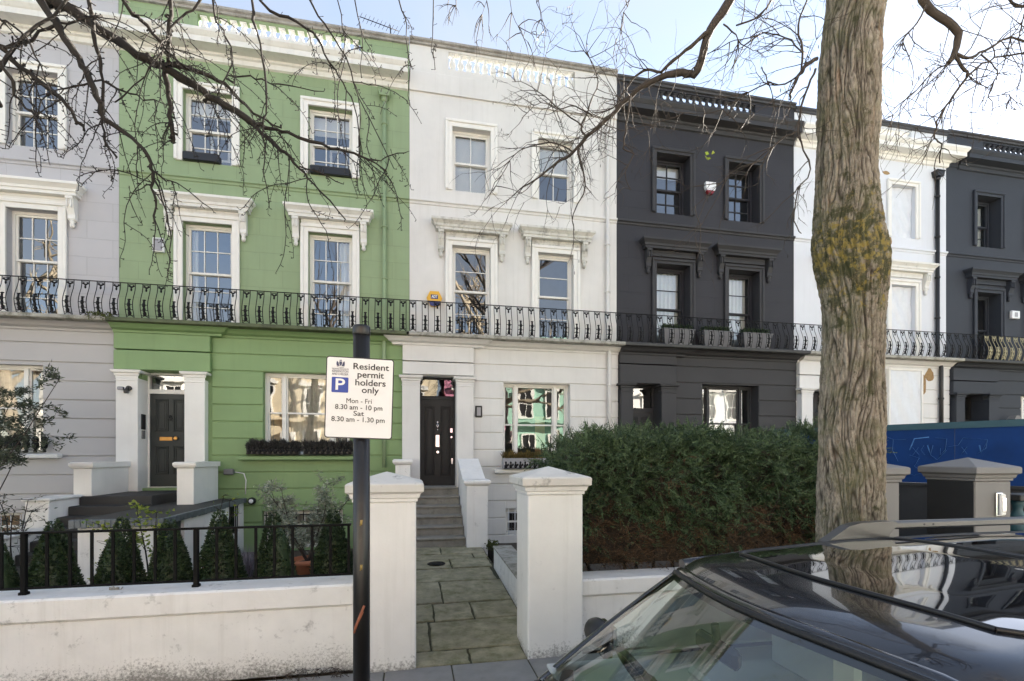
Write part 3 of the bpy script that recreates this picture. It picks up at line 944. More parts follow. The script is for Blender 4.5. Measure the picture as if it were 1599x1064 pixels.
def kit_green(x0, x1):
    def plate(k): k.box(x0 + .18, x0 + .42, F + .14, F + .152, 2.33, 2.41, .004)
    def knob(k): k.lathe((x0 + .50, F + .08, 2.38), [(.012, .07), (.02, .05), (.038, .03), (.042, .015), (.03, .0)], 10, 'y')
    return [('letter_plate', plate), ('door_knob', knob)]
dg = panel_door(hg, -5.38, -4.61, 1.37, 3.31, F + .152, M['doorG'], [(-5.28, -5.03, 1.62, 2.22), (-4.95, -4.70, 1.62, 2.22), (-5.28, -5.03, 2.52, 3.20), (-4.95, -4.70, 2.52, 3.20)], M['brass'], kit_green(-5.38, -4.61))
k = MB(); k.tube([(-4.99, F + .13, 2.80 + .06), (-5.02, F + .12, 2.80), (-4.99, F + .12, 2.75), (-4.96, F + .12, 2.80), (-4.99, F + .13, 2.86)], .012, 6); k.build('door_knocker', M['black'], dg)
for s, x in (('L', -5.87), ('R', -4.24)):
    fw = MB()
    fw.box(x + .02, x + .30, 10.0, 11.16, -.1, 1.80, .008)
    fw.mould(x + .02, x + .30, 10.0, [(0, 1.78), (.03, 1.80), (.05, 1.84), (.05, 1.88), (.02, 1.90)], True, True)
    fw.box(x - .02, x + .34, 10.0, 11.16, 1.80, 1.898)
    fw.build('porch_flank_wall', M['white'], hg)

# ---- white house (middle)
hw_ = thing('terraced_house', (2.4, F, 0), 'off white stuccoed house with a plain parapet and mossy window hoods', 'house', 'terraced houses in a row')
U0, U1 = -.08, 4.92
tw = [(.885, 1.775), (2.92, 3.80)]
holes = [(a, b, 8.14, 9.60, .3) for a, b in tw] + [(a, b, 4.75, 6.87, .3) for a, b in tw]
gh = [(.145, .965, 1.32, 3.83, .34), (2.07, 3.69, 1.70, 3.73, .3), (2.12, 2.9, .12, .78, .25)]
house_body(hw_, U0, U1, M['offwhite'], holes, gmat=M['offwhite'], gholes=gh)
bh = [(-.3, 1.36, 0, 4.6)] + gh[1:]
bands(hw_, U0, U1, -.3, 4.5, F - .1, LINES(3.34, .396), bh, M['offwhite'])
bands(hw_, U0 - .15, 1.36, 3.83, 4.5, F - .2, [4.13], [], M['offwhite'], depth=.12)
for k, (a, b) in enumerate(tw):
    w = sash(hw_, a, b, 8.14, 9.60, F + .14, 2, (1, 1), M['white'])
    blind(w, a + .05, b - .05, 8.16 if k == 0 else 8.86, 9.55, F + .29)
    architrave(hw_, a, b, 8.14, 9.60, .15, M['white'])
    w = sash(hw_, a, b, 4.75, 6.87, F + .14, 1, (2, 2), M['white'], split=.53)
    architrave(hw_, a, b, 4.75, 6.87, .15, M['white'])
    hood(hw_, (a + b) / 2, M['mosswhite'])
w = tripartite(hw_, 2.07, 3.69, 1.70, 3.73, F + .10, M['white'], side=.24)
blind(w, 3.0, 3.25, 1.8, 3.0, F + .6, 'wood')
sill(hw_, 1.98, 3.78, 1.70, M['white'])
w = sash(hw_, 2.12, 2.9, .12, .78, F + .05, 1, (1, 1), M['white'], name='basement_window')
g = MB()
for i in range(5): g.tube([(2.2 + i * .15, F - .06, .12), (2.2 + i * .15, F - .06, .80)], .01, 5)
for z in (.25, .68): g.tube([(2.14, F - .06, z), (2.88, F - .06, z)], .011, 5)
g.build('window_bars', M['alarmW'], hw_)
fz = MB(); fz.box(U0, U1, F - .045, F - .0, 10.30, 10.74, .006); fz.build('frieze_band', M['offwhite'], hw_)
parapet(hw_, U0, U1, (.80, 3.84), M['offwhite'], M['hoodwhite'], M['coping'], zb=10.90)
string_course(hw_, U0, U1, M['offwhite'])
m = MB(); m.mould(1.36, U1, F, pr, False, False); m.mould(U0 - .15, 1.36, F, [(p + .1, z) for p, z in pr], True, True); m.build('balcony_moulding', M['offwhite'], hw_)
balcony(hw_, U0 - .06, U1 + .03, M['slab'])
downpipe(hw_, 4.66, 1.7, 10.05, M['offwhite'], kinks=((9.9, 0), (4.8, 0), (4.5, -.10)))
pilaster(hw_, -.235, .145, M['offwhite'], .2, 3.80)
pilaster(hw_, .965, 1.345, M['offwhite'], .2, 3.80)
fr = MB(); frame_box(fr, .145, .965, F + .14, F + .24, 1.30, 3.83, .03); fr.box(.175, .935, F + .125, F + .24, 3.31, 3.40, .008)
for s, cx in ((1, .175), (-1, .935)):                       # rounded upper corners of the fanlight
    fr.prism([(cx, 3.80), (cx, 3.66), (cx + s * .02, 3.73), (cx + s * .06, 3.78), (cx + s * .12, 3.80)], F + .15, F + .22)
fr = fr.build('door_frame', M['doorW'], hw_)
pane(.76, .40, fr, .555, F + .2, 3.40, M['glassold'])
def kit_white(c):
    def plate(k): k.box(c - .045, c + .045, F + .125, F + .14, 2.22, 2.50, .005)
    def knocker(k):
        k.blob((c, F + .12, 2.79), (.028, .02, .028)); k.tube([(c, F + .12, 2.77), (c - .02, F + .11, 2.72), (c, F + .105, 2.67), (c + .02, F + .11, 2.72), (c, F + .12, 2.77)], .009, 6)
        k.blob((c, F + .115, 2.62), (.018, .02, .018))
    def knob(k): k.lathe((c, F + .05, 2.10), [(.012, .09), (.015, .06), (.036, .04), (.042, .02), (.03, .0)], 12, 'y')
    def lock(k):
        k.box(c + .29, c + .35, F + .12, F + .14, 2.55, 2.66, .006); k.lathe((c + .32, F + .105, 2.45), [(.022, .03), (.022, .0)], 10, 'y')
        k.box(c + .315, c + .355, F + .12, F + .14, 1.82, 1.96, .005)
    return [('letter_plate', plate), ('door_knocker', knocker), ('door_knob', knob), ('door_lock', lock)]
panel_door(hw_, .177, .933, 1.34, 3.31, F + .14, M['doorW'], [(.25, .49, 1.55, 3.17), (.62, .86, 1.55, 3.17)], M['chrome'], kit_white(.555))

# ---- charcoal house
hc = thing('terraced_house', (7.4, F, 0), 'charcoal black stuccoed house with black framed windows behind the hedge', 'house', 'terraced houses in a row')
U0, U1 = 4.925, 9.955
tw = [(5.98, 6.90), (8.0, 8.90)]
holes = [(a, b, 8.12, 9.62, .42) for a, b in tw] + [(a, b, 4.75, 6.84, .42) for a, b in tw]
gh = [(5.24, 6.0, 1.3, 3.78, .42), (7.2, 8.82, 1.8, 3.84, .40)]
house_body(hc, U0, U1, M['char'], holes, gmat=M['charband'], gholes=gh)
bh = [(4.9, 6.42, 0, 4.6)] + gh[1:]
bands(hc, U0, U1, -.3, 4.5, F - .1, LINES(3.455, .405), bh, M['charband'])
bands(hc, U0, 6.42, 3.78, 4.5, F - .2, [4.26], [], M['charband'], depth=.12)
for k, (a, b) in enumerate(tw):
    w = sash(hc, a, b, 8.12, 9.62, F + .28, 2, (2, 2), M['char'], barw=.03)
    if k == 0: blind(w, a + .06, b - .06, 9.25, 9.55, F + .45)
    architrave(hc, a, b, 8.12, 9.62, .12, M['charband'])
    w = sash(hc, a, b, 4.75, 6.84, F + .28, 1, (2, 2), M['char'], split=.5)
    blind(w, a + .06, b - .06, 4.8, 6.78, F + .47, 'blind', 7)  # white curtain, also standing for pale sky reflected in the panes
    architrave(hc, a, b, 4.75, 6.84, .12, M['charband'])
    hood(hc, (a + b) / 2, M['charband'])
w = tripartite(hc, 7.2, 8.82, 1.8, 3.84, F + .2, M['charband'], side=.25)
blind(w, 7.3, 8.72, 1.9, 3.7, F + .42, 'blind', 10)
sill(hc, 7.1, 8.92, 1.8, M['charband'])
cornice(hc, U0 + .02, U1 - .02, M['charband'], z0=10.28, L=False, R=False)
parapet(hc, U0, U1, (6.06, 8.78), M['char'], M['charband'], M['copedark'], zb=10.80, step=.17)
string_course(hc, U0, U1, M['charband'])
m = MB(); m.mould(6.42, U1, F, pr, False, False); m.mould(U0, 6.42, F, [(p + .1, z) for p, z in pr], False, True); m.build('balcony_moulding', M['charband'], hc)
balcony(hc, U0 + .03, U1 + .1, M['slabdark'])
pilaster(hc, 4.94, 5.24, M['charband'], .2, 3.78); pilaster(hc, 6.0, 6.38, M['charband'], .2, 3.78)
fr = MB(); frame_box(fr, 5.24, 6.0, F + .18, F + .28, 1.30, 3.78, .03); fr.box(5.27, 5.97, F + .17, F + .28, 3.12, 3.22)
fr = fr.build('door_frame', M['charband'], hc)
pane(.70, .53, fr, 5.62, F + .24, 3.22, M['glass'])
panel_door(hc, 5.27, 5.97, 1.32, 3.12, F + .19, M['charband'], [(5.33, 5.58, 1.5, 2.2), (5.66, 5.91, 1.5, 2.2), (5.33, 5.58, 2.35, 3.0), (5.66, 5.91, 2.35, 3.0)], M['chrome'], [('door_knob', lambda k: k.lathe((5.62, F + .12, 2.27), [(.012, .07), (.035, .03), (.03, 0)], 10, 'y'))])

# ---- pale house under repair
hp = thing('terraced_house', (12.4, F, 0), 'pale blue white house under repair with plastic sheeting over its windows', 'house', 'terraced houses in a row')
U0, U1 = 9.96, 14.985
tw = [(11.0, 11.88), (13.07, 13.90)]
holes = [(a, b, 8.14, 9.60, .3) for a, b in tw] + [(a, b, 4.75, 6.80, .3) for a, b in tw]
gh = [(10.32, 11.0, 1.3, 3.78, .4), (12.9, 13.9, 1.8, 4.2, .3)]
house_body(hp, U0, U1, M['pale'], holes, gmat=M['paleband'], gholes=gh)
bands(hp, U0, U1, -.3, 4.5, F - .1, LINES(3.47, .40), [(9.9, 11.4, 0, 4.6)] + gh[1:], M['paleband'])
bands(hp, U0, 11.4, 3.78, 4.5, F - .2, [4.15], [], M['paleband'], depth=.12)
def plastic(parent, x0, x1, z0, z1, y):
    n, m_ = 14, 22; mb = MB()
    g = [[(x0 + (x1 - x0) * i / n, y + .02 * noise.noise(Vector((i * .45 + x0, j * .22, z0))) + .012 * math.sin(i * .9 + j * .8), z0 + (z1 - z0) * j / m_) for i in range(n + 1)] for j in range(m_ + 1)]
    for j in range(m_):
        for i in range(n): mb.quad(g[j][i], g[j][i + 1], g[j + 1][i + 1], g[j + 1][i], True)
    return mb.build('plastic_sheet', M['sheet'], parent)
for a, b in tw:
    sash(hp, a, b, 8.14, 9.60, F + .16, 2, (1, 1), M['white']); architrave(hp, a, b, 8.14, 9.60, .13, M['white'])
    plastic(hp, a + .005, b - .005, 8.15, 9.59, F + .10)
    sash(hp, a, b, 4.75, 6.80, F + .16, 2, (1, 1), M['white']); architrave(hp, a, b, 4.75, 6.80, .14, M['white'])
    plastic(hp, a + .005, b - .005, 4.78, 6.79, F + .10)
    hood(hp, (a + b) / 2, M['hoodwhite'], hw=.68)
plastic(hp, 12.85, 13.92, 1.5, 4.40, F - .16)
bt = MB()
for x in (12.83, 13.93): bt.box(x - .025, x + .025, F - .19, F - .10, 1.5, 4.42)
bt.box(12.86, 13.90, F - .192, F - .10, 4.38, 4.43); bt.build('sheet_batten', M['white'], hp)
def patch(parent, cx, cz, rx, rz, y, seed):
    pts = []
    for i in range(14):
        an = 2 * math.pi * i / 14; r = 1 + .35 * noise.noise(Vector((math.cos(an) * 1.5 + seed, math.sin(an) * 1.5, seed)))
        pts.append((cx + math.cos(an) * rx * r, cz + math.sin(an) * rz * r))
    mb = MB(); mb.prism(pts, y - .004, y + .01); mb.build('bare_render_patch', M['brick'], parent)
patch(hp, 14.28, 4.30, .15, .17, F - .1, 1.3); patch(hp, 14.05, 4.02, .13, .25, F - .1, 4.1); patch(hp, 13.0, 8.0, .12, .14, F, 7.7); patch(hp, 12.92, 9.9, .12, .05, F, 2.2)
cornice(hp, U0 + .02, U1, M['white'], z0=10.28, L=False, R=True)
parapet(hp, U0, U1, (10.9, 13.75), M['pale'], M['white'], M['copedark'], zb=10.72)
string_course(hp, U0, U1, M['pale'])
m = MB(); m.mould(U0 + .1, U1, F, pr, False, False); m.build('balcony_moulding', M['paleband'], hp)
balcony(hp, U0 + .11, U1 + .05, M['slab'])
downpipe(hp, 14.60, 1.5, 9.95, M['black'], hopper=10.08, r=.05, kinks=((4.9, 0), (4.5, -.10)))
pilaster(hp, 9.99, 10.32, M['paleband'], .2, 3.80); pilaster(hp, 11.0, 11.36, M['paleband'], .2, 3.80)
fr = MB(); frame_box(fr, 10.32, 11.0, F + .18, F + .28, 1.30, 3.78, .03); fr.box(10.35, 10.97, F + .17, F + .28, 3.1, 3.2)
fr = fr.build('door_frame', M['doorG'], hp)
pane(.62, .54, fr, 10.66, F + .24, 3.2, M['glass'])
panel_door(hp, 10.35, 10.97, 1.32, 3.1, F + .19, M['doorG'], [(10.40, 10.62, 1.5, 2.2), (10.70, 10.92, 1.5, 2.2), (10.40, 10.62, 2.35, 2.98), (10.70, 10.92, 2.35, 2.98)], M['chrome'], [('door_knob', lambda k: k.lathe((10.66, F + .12, 2.27), [(.012, .07), (.035, .03), (.03, 0)], 10, 'y'))])

# ---- slate house at the right
hd = thing('terraced_house', (17.5, F, 0), 'slate blue stuccoed house with gilded balcony panels at the right edge', 'house', 'terraced houses in a row')
U0, U1 = 14.99, 20.3
tw = [(16.08, 16.95), (18.05, 18.95)]
holes = [(a, b, 8.12, 9.60, .42) for a, b in tw] + [(a, b, 4.75, 6.78, .42) for a, b in tw]
gh = [(15.32, 16.2, 1.3, 3.78, .45), (17.6, 19.3, 1.9, 3.80, .3)]
house_body(hd, U0, U1, M['dark'], holes, gmat=M['dark'], gholes=gh)
bands(hd, U0, U1, -.3, 4.5, F - .1, LINES(3.41, .40), [(14.9, 16.62, 0, 4.6)] + gh[1:], M['dark'])
bands(hd, U0, 16.62, 3.78, 4.5, F - .2, [4.15], [], M['dark'], depth=.12)
for a, b in tw:
    w = sash(hd, a, b, 8.12, 9.60, F + .28, 2, (1, 2), M['dark'])
    blind(w, a + .28, b - .06, 8.2, 9.5, F + .46, 'blind', 4)
    architrave(hd, a, b, 8.12, 9.60, .13, M['dark'])
    w = sash(hd, a, b, 4.75, 6.78, F + .28, 2, (1, 1), M['dark'])
    architrave(hd, a, b, 4.75, 6.78, .13, M['dark'])
    hood(hd, (a + b) / 2, M['dark'])
w = tripartite(hd, 17.6, 19.3, 1.9, 3.80, F + .1, M['white'], side=.26)
blind(w, 17.7, 19.2, 2.0, 3.7, F + .33, 'net', 10)
cornice(hd, U0 + .4, U1, M['dark'], z0=10.28, L=False, R=True)
parapet(hd, U0, U1, (16.3, 19.0), M['dark'], M['dark'], M['copedark'], zb=10.76)
string_course(hd, U0, U1, M['dark'])
m = MB(); m.mould(U0 + .05, U1, F, pr, False, False); m.build('balcony_moulding', M['dark'], hd)
balcony(hd, U0 + .06, U1, M['slabdark'], gilt=15.85)
pilaster(hd, 15.03, 15.32, M['dark'], .2, 3.80); pilaster(hd, 16.2, 16.55, M['dark'], .2, 3.80)
fr = MB(); frame_box(fr, 15.32, 16.2, F + .22, F + .32, 1.30, 3.78, .03); fr.box(15.35, 16.17, F + .21, F + .32, 3.0, 3.1)
fr = fr.build('door_frame', M['doorW'], hd)
pane(.82, .62, fr, 15.76, F + .28, 3.1, M['glass'])
panel_door(hd, 15.35, 16.17, 1.32, 3.0, F + .23, M['doorW'], [(15.42, 15.72, 1.5, 2.1), (15.8, 16.1, 1.5, 2.1), (15.42, 15.72, 2.25, 2.9), (15.8, 16.1, 2.25, 2.9)], M['chrome'], [('door_knob', lambda k: k.lathe((15.76, F + .16, 2.18), [(.012, .07), (.035, .03), (.03, 0)], 10, 'y'))])

# ---- houses across the street, seen only as reflections in the glass
OY = -14.0
far = [(-24.0, 'offwhite'), (-18.9, 'hoodwhite'), (-13.8, 'cream'), (-8.7, 'cream'), (-3.6, 'cream'), (1.9, 'pinkh'), (7.4, 'mint'), (12.6, 'hoodwhite'), (17.8, 'offwhite'), (23.0, 'pale'), (28.2, 'hoodwhite')]
M['cream'] = pm('cream_stucco', (.62, .53, .38), .65, var=.06, bump=.1)
M['pinkh'] = pm('pink_stucco', (.55, .22, .33), .65, var=.06, bump=.1)
M['mint'] = pm('mint_stucco', (.33, .56, .44), .65, var=.06, bump=.1)
FARN = ['white house across the street, fifth to the left of the pink one', 'white house across the street, fourth to the left of the pink one', 'cream house across the street, third to the left of the pink one', 'cream house across the street, second to the left of the pink one',
        'cream house across the street next to the pink one', 'pink house across the street reflected in the white house window', 'mint green house across the street reflected in the white house window', 'white house across the street next to the mint green one',
        'off white house across the street, second beyond the mint green one', 'pale blue house across the street, third beyond the mint green one', 'white house across the street, fourth beyond the mint green one']
for fi, (x, mk) in enumerate(far):
    h = thing('terraced_house', (x + 2.5, OY, 0), FARN[fi], 'house', 'houses across the street')
    x0, x1 = x, x + 5.05
    mb = MB(); mb.box(x0, x1, OY - 8, OY, -.4, 11.0)
    mb.box(x0, x1, OY, OY + .35, 10.2, 10.55); mb.box(x0, x1, OY, OY + .5, 4.5, 4.7); mb.build('wall', M[mk], h)
    t = MB(); gl = MB()
    for c in (x0 + 1.4, x0 + 3.5):
        for z0, z1 in ((8.1, 9.6), (4.9, 6.9), (1.9, 3.8)):
            frame_box(t, c - .6, c + .6, OY, OY + .08, z0 - .1, z1 + .15, .15)
            t.box(c - .02, c + .02, OY + .03, OY + .06, z0, z1); t.box(c - .45, c + .45, OY + .03, OY + .058, (z0 + z1) / 2 - .03, (z0 + z1) / 2 + .03)
            gl.box(c - .45, c + .45, OY + .005, OY + .02, z0, z1)
        t.box(c - .85, c + .85, OY, OY + .3, 7.15, 7.4)
    t.box(x0, x0 + .35, OY, OY + .4, 0, 3.7); t.box(x0, x1, OY + 2.2, OY + 2.4, 0, .8)
    t.build('window_surrounds', M['white'], h); gl.build('window_glass', M['black'], h)
# ---------------------------------------------------------------- walls, piers, paths and steps
def cap_pier(name, x0, x1, y0, y1, z1, mat, capmat, label, group, capz=.17, oh=.07, neckmat=None):
    t = thing(name, ((x0 + x1) / 2, (y0 + y1) / 2, 0), label, 'gate pier', group)
    mb = MB(); mb.box(x0, x1, y0, y1, -.03, z1, .012); mb.build('shaft', mat, t)
    def ring(mb, prof):
        base = []
        for e, z in prof:
            base.append(len(mb.v)); mb.v += [(x0 - e, y0 - e, z), (x1 + e, y0 - e, z), (x1 + e, y1 + e, z), (x0 - e, y1 + e, z)]
        for a, b in zip(base, base[1:]):
            for i in range(4): mb.f.append((a + i, a + (i + 1) % 4, b + (i + 1) % 4, b + i)); mb.sm.append(False)
        mb.f.append((base[0] + 3, base[0] + 2, base[0] + 1, base[0])); mb.sm.append(False)
        return base[-1]
    n = MB(); b = ring(n, [(.0, z1 - .002), (.014, z1 + .004), (.014, z1 + .03), (.03, z1 + .04), (.04, z1 + .075), (.052, z1 + .085)])
    n.f.append((b, b + 1, b + 2, b + 3)); n.sm.append(False)
    n.build('neck_moulding', neckmat or mat, t)
    c = MB(); z2 = z1 + .087
    b = ring(c, [(oh - .012, z2), (oh, z2 + .01), (oh, z2 + .075), (oh - .012, z2 + .088)])
    a = len(c.v); c.v.append(((x0 + x1) / 2, (y0 + y1) / 2, z2 + capz))
    for i in range(4): c.f.append((b + i, b + (i + 1) % 4, a)); c.sm.append(False)
    c.build('pyramid_cap', capmat, t)
    return t
PG = 'white rendered gate piers of the middle house'
cap_pier('gate_pier', -.535, .028, 4.73, 5.28, 1.575, M['pierwhite'], M['capstone'], 'white rendered gate pier behind the parking sign pole, left of the stone path', PG, capz=.19)
cap_pier('gate_pier', 1.112, 1.68, 4.74, 5.28, 1.62, M['pierwhite'], M['capstone'], 'white rendered gate pier between the stone path and the hedge', PG, capz=.19)
GG = 'grey gate piers by the blue hoarding'
gp = cap_pier('gate_pier', 6.65, 7.21, 4.74, 5.30, 1.70, M['greypier'], M['greypier'], 'wide grey gate pier with a dark left side and a small wall light', GG, capz=.20)
sd = MB(); sd.box(6.638, 6.649, 4.745, 5.295, -.02, 1.698); sd.build('dark_left_side', M['darkpier'], gp)  # left face in a darker tone than the front
cap_pier('gate_pier', 5.04, 5.60, 4.78, 5.32, 1.70, M['greypier'], M['greypier'], 'grey gate pier half hidden behind the tree trunk', GG, capz=.18)
# the light on the wide pier
t = thing('wall_light', (7.0, 4.73, 1.28), 'slim frosted wall light on the front of the wide grey pier', 'wall light')
mb = MB(); mb.box(6.955, 7.055, 4.715, 4.74, 1.27, 1.56, .008); mb.build('backplate', M['chrome'], t)
mb = MB(); mb.box(6.965, 7.045, 4.675, 4.7145, 1.285, 1.545, .012); mb.build('diffuser', M['blind'], t)
mb = MB(); mb.box(6.975, 7.035, 4.667, 4.6745, 1.33, 1.50, .003); mb.build('cover_strip', M['chrome'], t)

def garden_wall(x0, x1, y0, y1, zt, zc, label, mat=None):
    t = thing('garden_wall', ((x0 + x1) / 2, (y0 + y1) / 2, 0), label, 'garden wall', 'low white garden walls')
    mb = MB(); mb.box(x0, x1, y0, y1, -.03, zt, .01); mb.build('wall', M['wallwhite'], t)
    c = MB(); c.box(x0, x1, y0 - .035, y1 + .035, zt + .004, zc, .018); c.build('coping', M['wallwhite'], t)
    return t
garden_wall(-8.6, -.545, 4.87, 5.19, .595, .80, 'low white garden wall carrying the black railing')
garden_wall(1.69, 5.03, 4.87, 5.16, .55, .73, 'low white garden wall under the yew hedge')
t = thing('garden_wall', (1.45, 6.4, 0), 'low white kerb wall along the right of the stone path', 'garden wall', 'low white garden walls')
mb = MB(); mb.prism([(5.30, -.03), (8.0, -.03), (8.0, .50), (5.30, .42)], 1.30, 1.58, 'x'); mb.build('wall', M['wallwhite'], t)
c = MB(); c.prism([(5.30, .424), (8.01, .504), (8.01, .53), (5.30, .45)], 1.285, 1.595, 'x'); c.build('coping', M['slab'], t)

# path of york stone flags rising to the steps
def pz(y): return .27 * (y - 4.76) / 4.74
mb = MB(); mb.prism([(4.76, -.05), (9.52, -.05), (9.52, pz(9.52) - .012), (4.76, -.012)], -.55, 1.31, 'x')
pth = mb.build('garden_path', M['joint']); pth['kind'] = 'structure'
frows = [(4.76, 5.08, [-.0, .55, 1.12]), (5.09, 5.84, [-.0, .18, 1.30]), (5.86, 6.43, [-.05, .24, .72, 1.30]), (6.45, 7.34, [-.05, .38, 1.30]), (7.36, 8.02, [-.2, 1.25]),
         (8.04, 8.58, [-.3, .62, 1.28]), (8.60, 8.93, [-.3, 1.05, 1.3]), (8.95, 9.5, [-.3, .5, 1.3])]
for (y0, y1, xs) in frows:
    for a, b in zip(xs, xs[1:]):
        dx = lambda: RNG.uniform(-.012, .012)
        j = .016
        corners = [(a + j + dx() * .5, y0 + j + dx()), (b - j + dx() * .5, y0 + j + dx()), (b - j + dx() * .5, y1 - j + dx()), (a + j + dx() * .5, y1 - j + dx())]
        pts = []
        for i in range(4):
            p, q = corners[i], corners[(i + 1) % 4]
            for s in range(5):
                f = s / 5
                nx, ny = -(q[1] - p[1]), (q[0] - p[0])
                l = math.hypot(nx, ny) + 1e-6
                w = RNG.uniform(-.012, .005) if s else -.012
                pts.append((p[0] + (q[0] - p[0]) * f + nx / l * -w * -1, p[1] + (q[1] - p[1]) * f + ny / l * -w * -1))
        tz = RNG.uniform(-.004, .006); tl = RNG.uniform(-.008, .008)
        mb = MB(); n = len(pts)
        cx = sum(p[0] for p in pts) / n; cy = sum(p[1] for p in pts) / n
        for k, (sh, dz) in enumerate(((1.0, -.05), (1.0, -.006), (.985, .004))):
            for p in pts:
                X, Y = cx + (p[0] - cx) * sh, cy + (p[1] - cy) * sh
                mb.v.append((X, Y, pz(Y) + dz + tz + tl * (X - cx)))
        for k in range(2):
            for i in range(n):
                jn = (i + 1) % n
                mb.f.append((k * n + i, k * n + jn, (k + 1) * n + jn, (k + 1) * n + i)); mb.sm.append(False)
        mb.f.append(tuple(range(2 * n, 3 * n))); mb.sm.append(False)
        mb.build('flagstone', M['flag'], pth)
mb = MB(); mb.lathe((.38, 8.3, pz(8.3) + .012), [(.15, 0), (.15, .006), (.135, .008), (.13, .003), (.09, .003), (.085, .008), (.05, .008)], 18)
tag(mb.build('coal_hole_cover', M['iron']), 'round iron coal hole cover set in the stone path', 'cover')

t = thing('front_steps', (.5, 10.3, 0), 'flight of grey stone steps to the black door of the white house', 'steps')
for i in range(6):
    mb = MB(); y0 = 9.52 + i * .30; z1 = .27 + .175 * (i + 1)
    mb.box(-.02, .985, y0 - .03, y0 + (.31 if i < 5 else .62), z1 - .045, z1, .012)
    mb.box(-.02, .985, y0, y0 + .29, z1 - .18, z1 - .046)
    mb.build('step', M['step'], t)
mb = MB(); mb.prism([(9.36, 0), (11.35, 0), (11.35, 1.90), (10.95, 1.90), (9.82, 1.49), (9.36, 1.49)], 1.0, 1.40, 'x'); mb.build('flank_wall', M['pierwhite'], t)
for (ya, za, yb_, zb_) in ((9.86, 1.51, 10.38, 1.70), (10.40, 1.705, 10.98, 1.915)):
    c = MB(); c.prism([(ya, za), (yb_, zb_), (yb_, zb_ + .035), (ya, za + .035)], .97, 1.43, 'x'); c.build('coping_slab', M['pierwhite'], t)
c = MB(); c.mould(.99, 1.41, 9.36, [(.0, 1.44), (.03, 1.46), (.05, 1.49), (.05, 1.53), (.03, 1.545), (-.2, 1.56)]); c.box(.95, 1.45, 9.34, 9.86, 1.50, 1.552, .01); c.build('newel_cap', M['pierwhite'], t)
mb = MB(); mb.box(-.36, -.06, 10.45, 11.16, -.1, 1.84, .008); mb.build('flank_wall', M['pierwhite'], t)
c = MB(); c.mould(-.36, -.06, 10.45, [(0, 1.82), (.03, 1.84), (.055, 1.88), (.055, 1.92), (.02, 1.94)]); c.box(-.40, -.02, 10.46, 11.16, 1.845, 1.94); c.build('newel_cap', M['pierwhite'], t)

t = thing('front_steps', (-5.1, 9.3, 0), 'flight of black asphalt steps to the door of the green house', 'steps')
for i in range(9):
    mb = MB(); y0 = 9.93 - (8 - i) * .285; z1 = 1.30 - (8 - i) * .15
    mb.box(-5.72, -4.59, y0, y0 + (.285 if i < 8 else 1.79), max(z1 - .6, -.02), z1, .012); mb.build('step', M['asphalt'], t)
for (ya, yb_, zt) in ((9.22, 10.0, 1.33), (8.1, 9.22, .86)):
    mb = MB(); mb.box(-6.06, -5.73, ya, yb_, -.05, zt - .05, .008); mb.build('flank_wall', M['pierwhite'], t)
    c = MB(); c.box(-6.10, -5.69, ya - .04, yb_, zt - .049, zt, .015); c.build('coping_slab', M['wallwhite'], t)

t = thing('basement_porch', (-4.0, 9.5, 0), 'white walled basement porch with a black asphalt roof edged in lead', 'porch')
mb = MB(); mb.box(-4.57, -3.46, 7.8, 11.26, 1.05, 1.12); mb.build('roof', M['asphalt'], t)
l = MB()
n = 16
for i in range(n):                                             # dressed lead edging, a little uneven
    a, b = -4.60 + 1.16 * i / n, -4.60 + 1.16 * (i + 1) / n
    l.box(a, b - .001, 7.765 + RNG.uniform(-.006, .006), 7.83, 1.02 + RNG.uniform(-.012, .012), 1.128 + RNG.uniform(-.003, .003), .006)
for i in range(24):
    a, b = 7.83 + 3.42 * i / 24, 7.83 + 3.42 * (i + 1) / 24
    l.box(-3.49, -3.43 + RNG.uniform(-.004, .004), a, b - .001, 1.03 + RNG.uniform(-.008, .008), 1.128 + RNG.uniform(-.003, .003), .006)
l.build('lead_edge', M['lead'], t)
mb = MB(); mb.box(-4.55, -3.62, 7.87, 7.99, -.05, 1.03); mb.box(-4.55, -4.45, 7.99, 11.3, -.05, 1.03)
mb.box(-3.60, -3.50, 8.55, 10.45, -.05, 1.03); mb.box(-3.60, -3.50, 10.45, 11.05, -.05, .45); mb.box(-3.60, -3.50, 11.05, 11.3, -.05, 1.03)
mb.build('wall', M['pierwhite'], t)
mb = MB(); mb.box(-3.60, -3.55, 7.99, 8.55, -.05, 1.03); mb.build('door', M['doorG'], t)
g = MB()
for i in range(6): g.tube([(-3.53, 10.5 + i * .1, .45), (-3.53, 10.5 + i * .1, 1.04)], .010, 5)
g.build('window_bars', M['iron'], t)

# black railing on the left wall
RY = 5.03
def rail_x(px):
    a = (px - 800) / 770; return RY / (-a * ST + CT) * (a * CT + ST)
t = thing('front_railing', (-3, RY, .8), 'black iron railing with flat bars on the low garden wall', 'railing')
xe = rail_x(547)
mb = MB(); mb.box(-8.5, xe + .012, RY - .018, RY + .018, 1.325, 1.345, .004); mb.build('top_rail', M['rail'], t)
mb = MB(); mb.box(-8.5, xe + .012, RY - .012, RY + .012, .845, .862, .004); mb.build('bottom_rail', M['rail'], t)
barm = MB(); barm.box(-.0125, .0125, -.008, .008, 0, .466, .003); barm = barm.mesh('bar', M['rail'])
postm = MB(); postm.box(-.02, .02, -.02, .02, 0, .53, .004); postm.box(-.03, .03, -.03, .03, 0, .03, .006); postm = postm.mesh('post', M['rail'])
x = xe; i = 0
xs_p = [rail_x(307), rail_x(38), rail_x(-300), rail_x(-700)]
bars = [rail_x(p) for p in (74, 110, 144, 177, 210, 243, 274, 339, 369, 400, 429, 457.5, 488, 516.5, 545)]
x = rail_x(3)
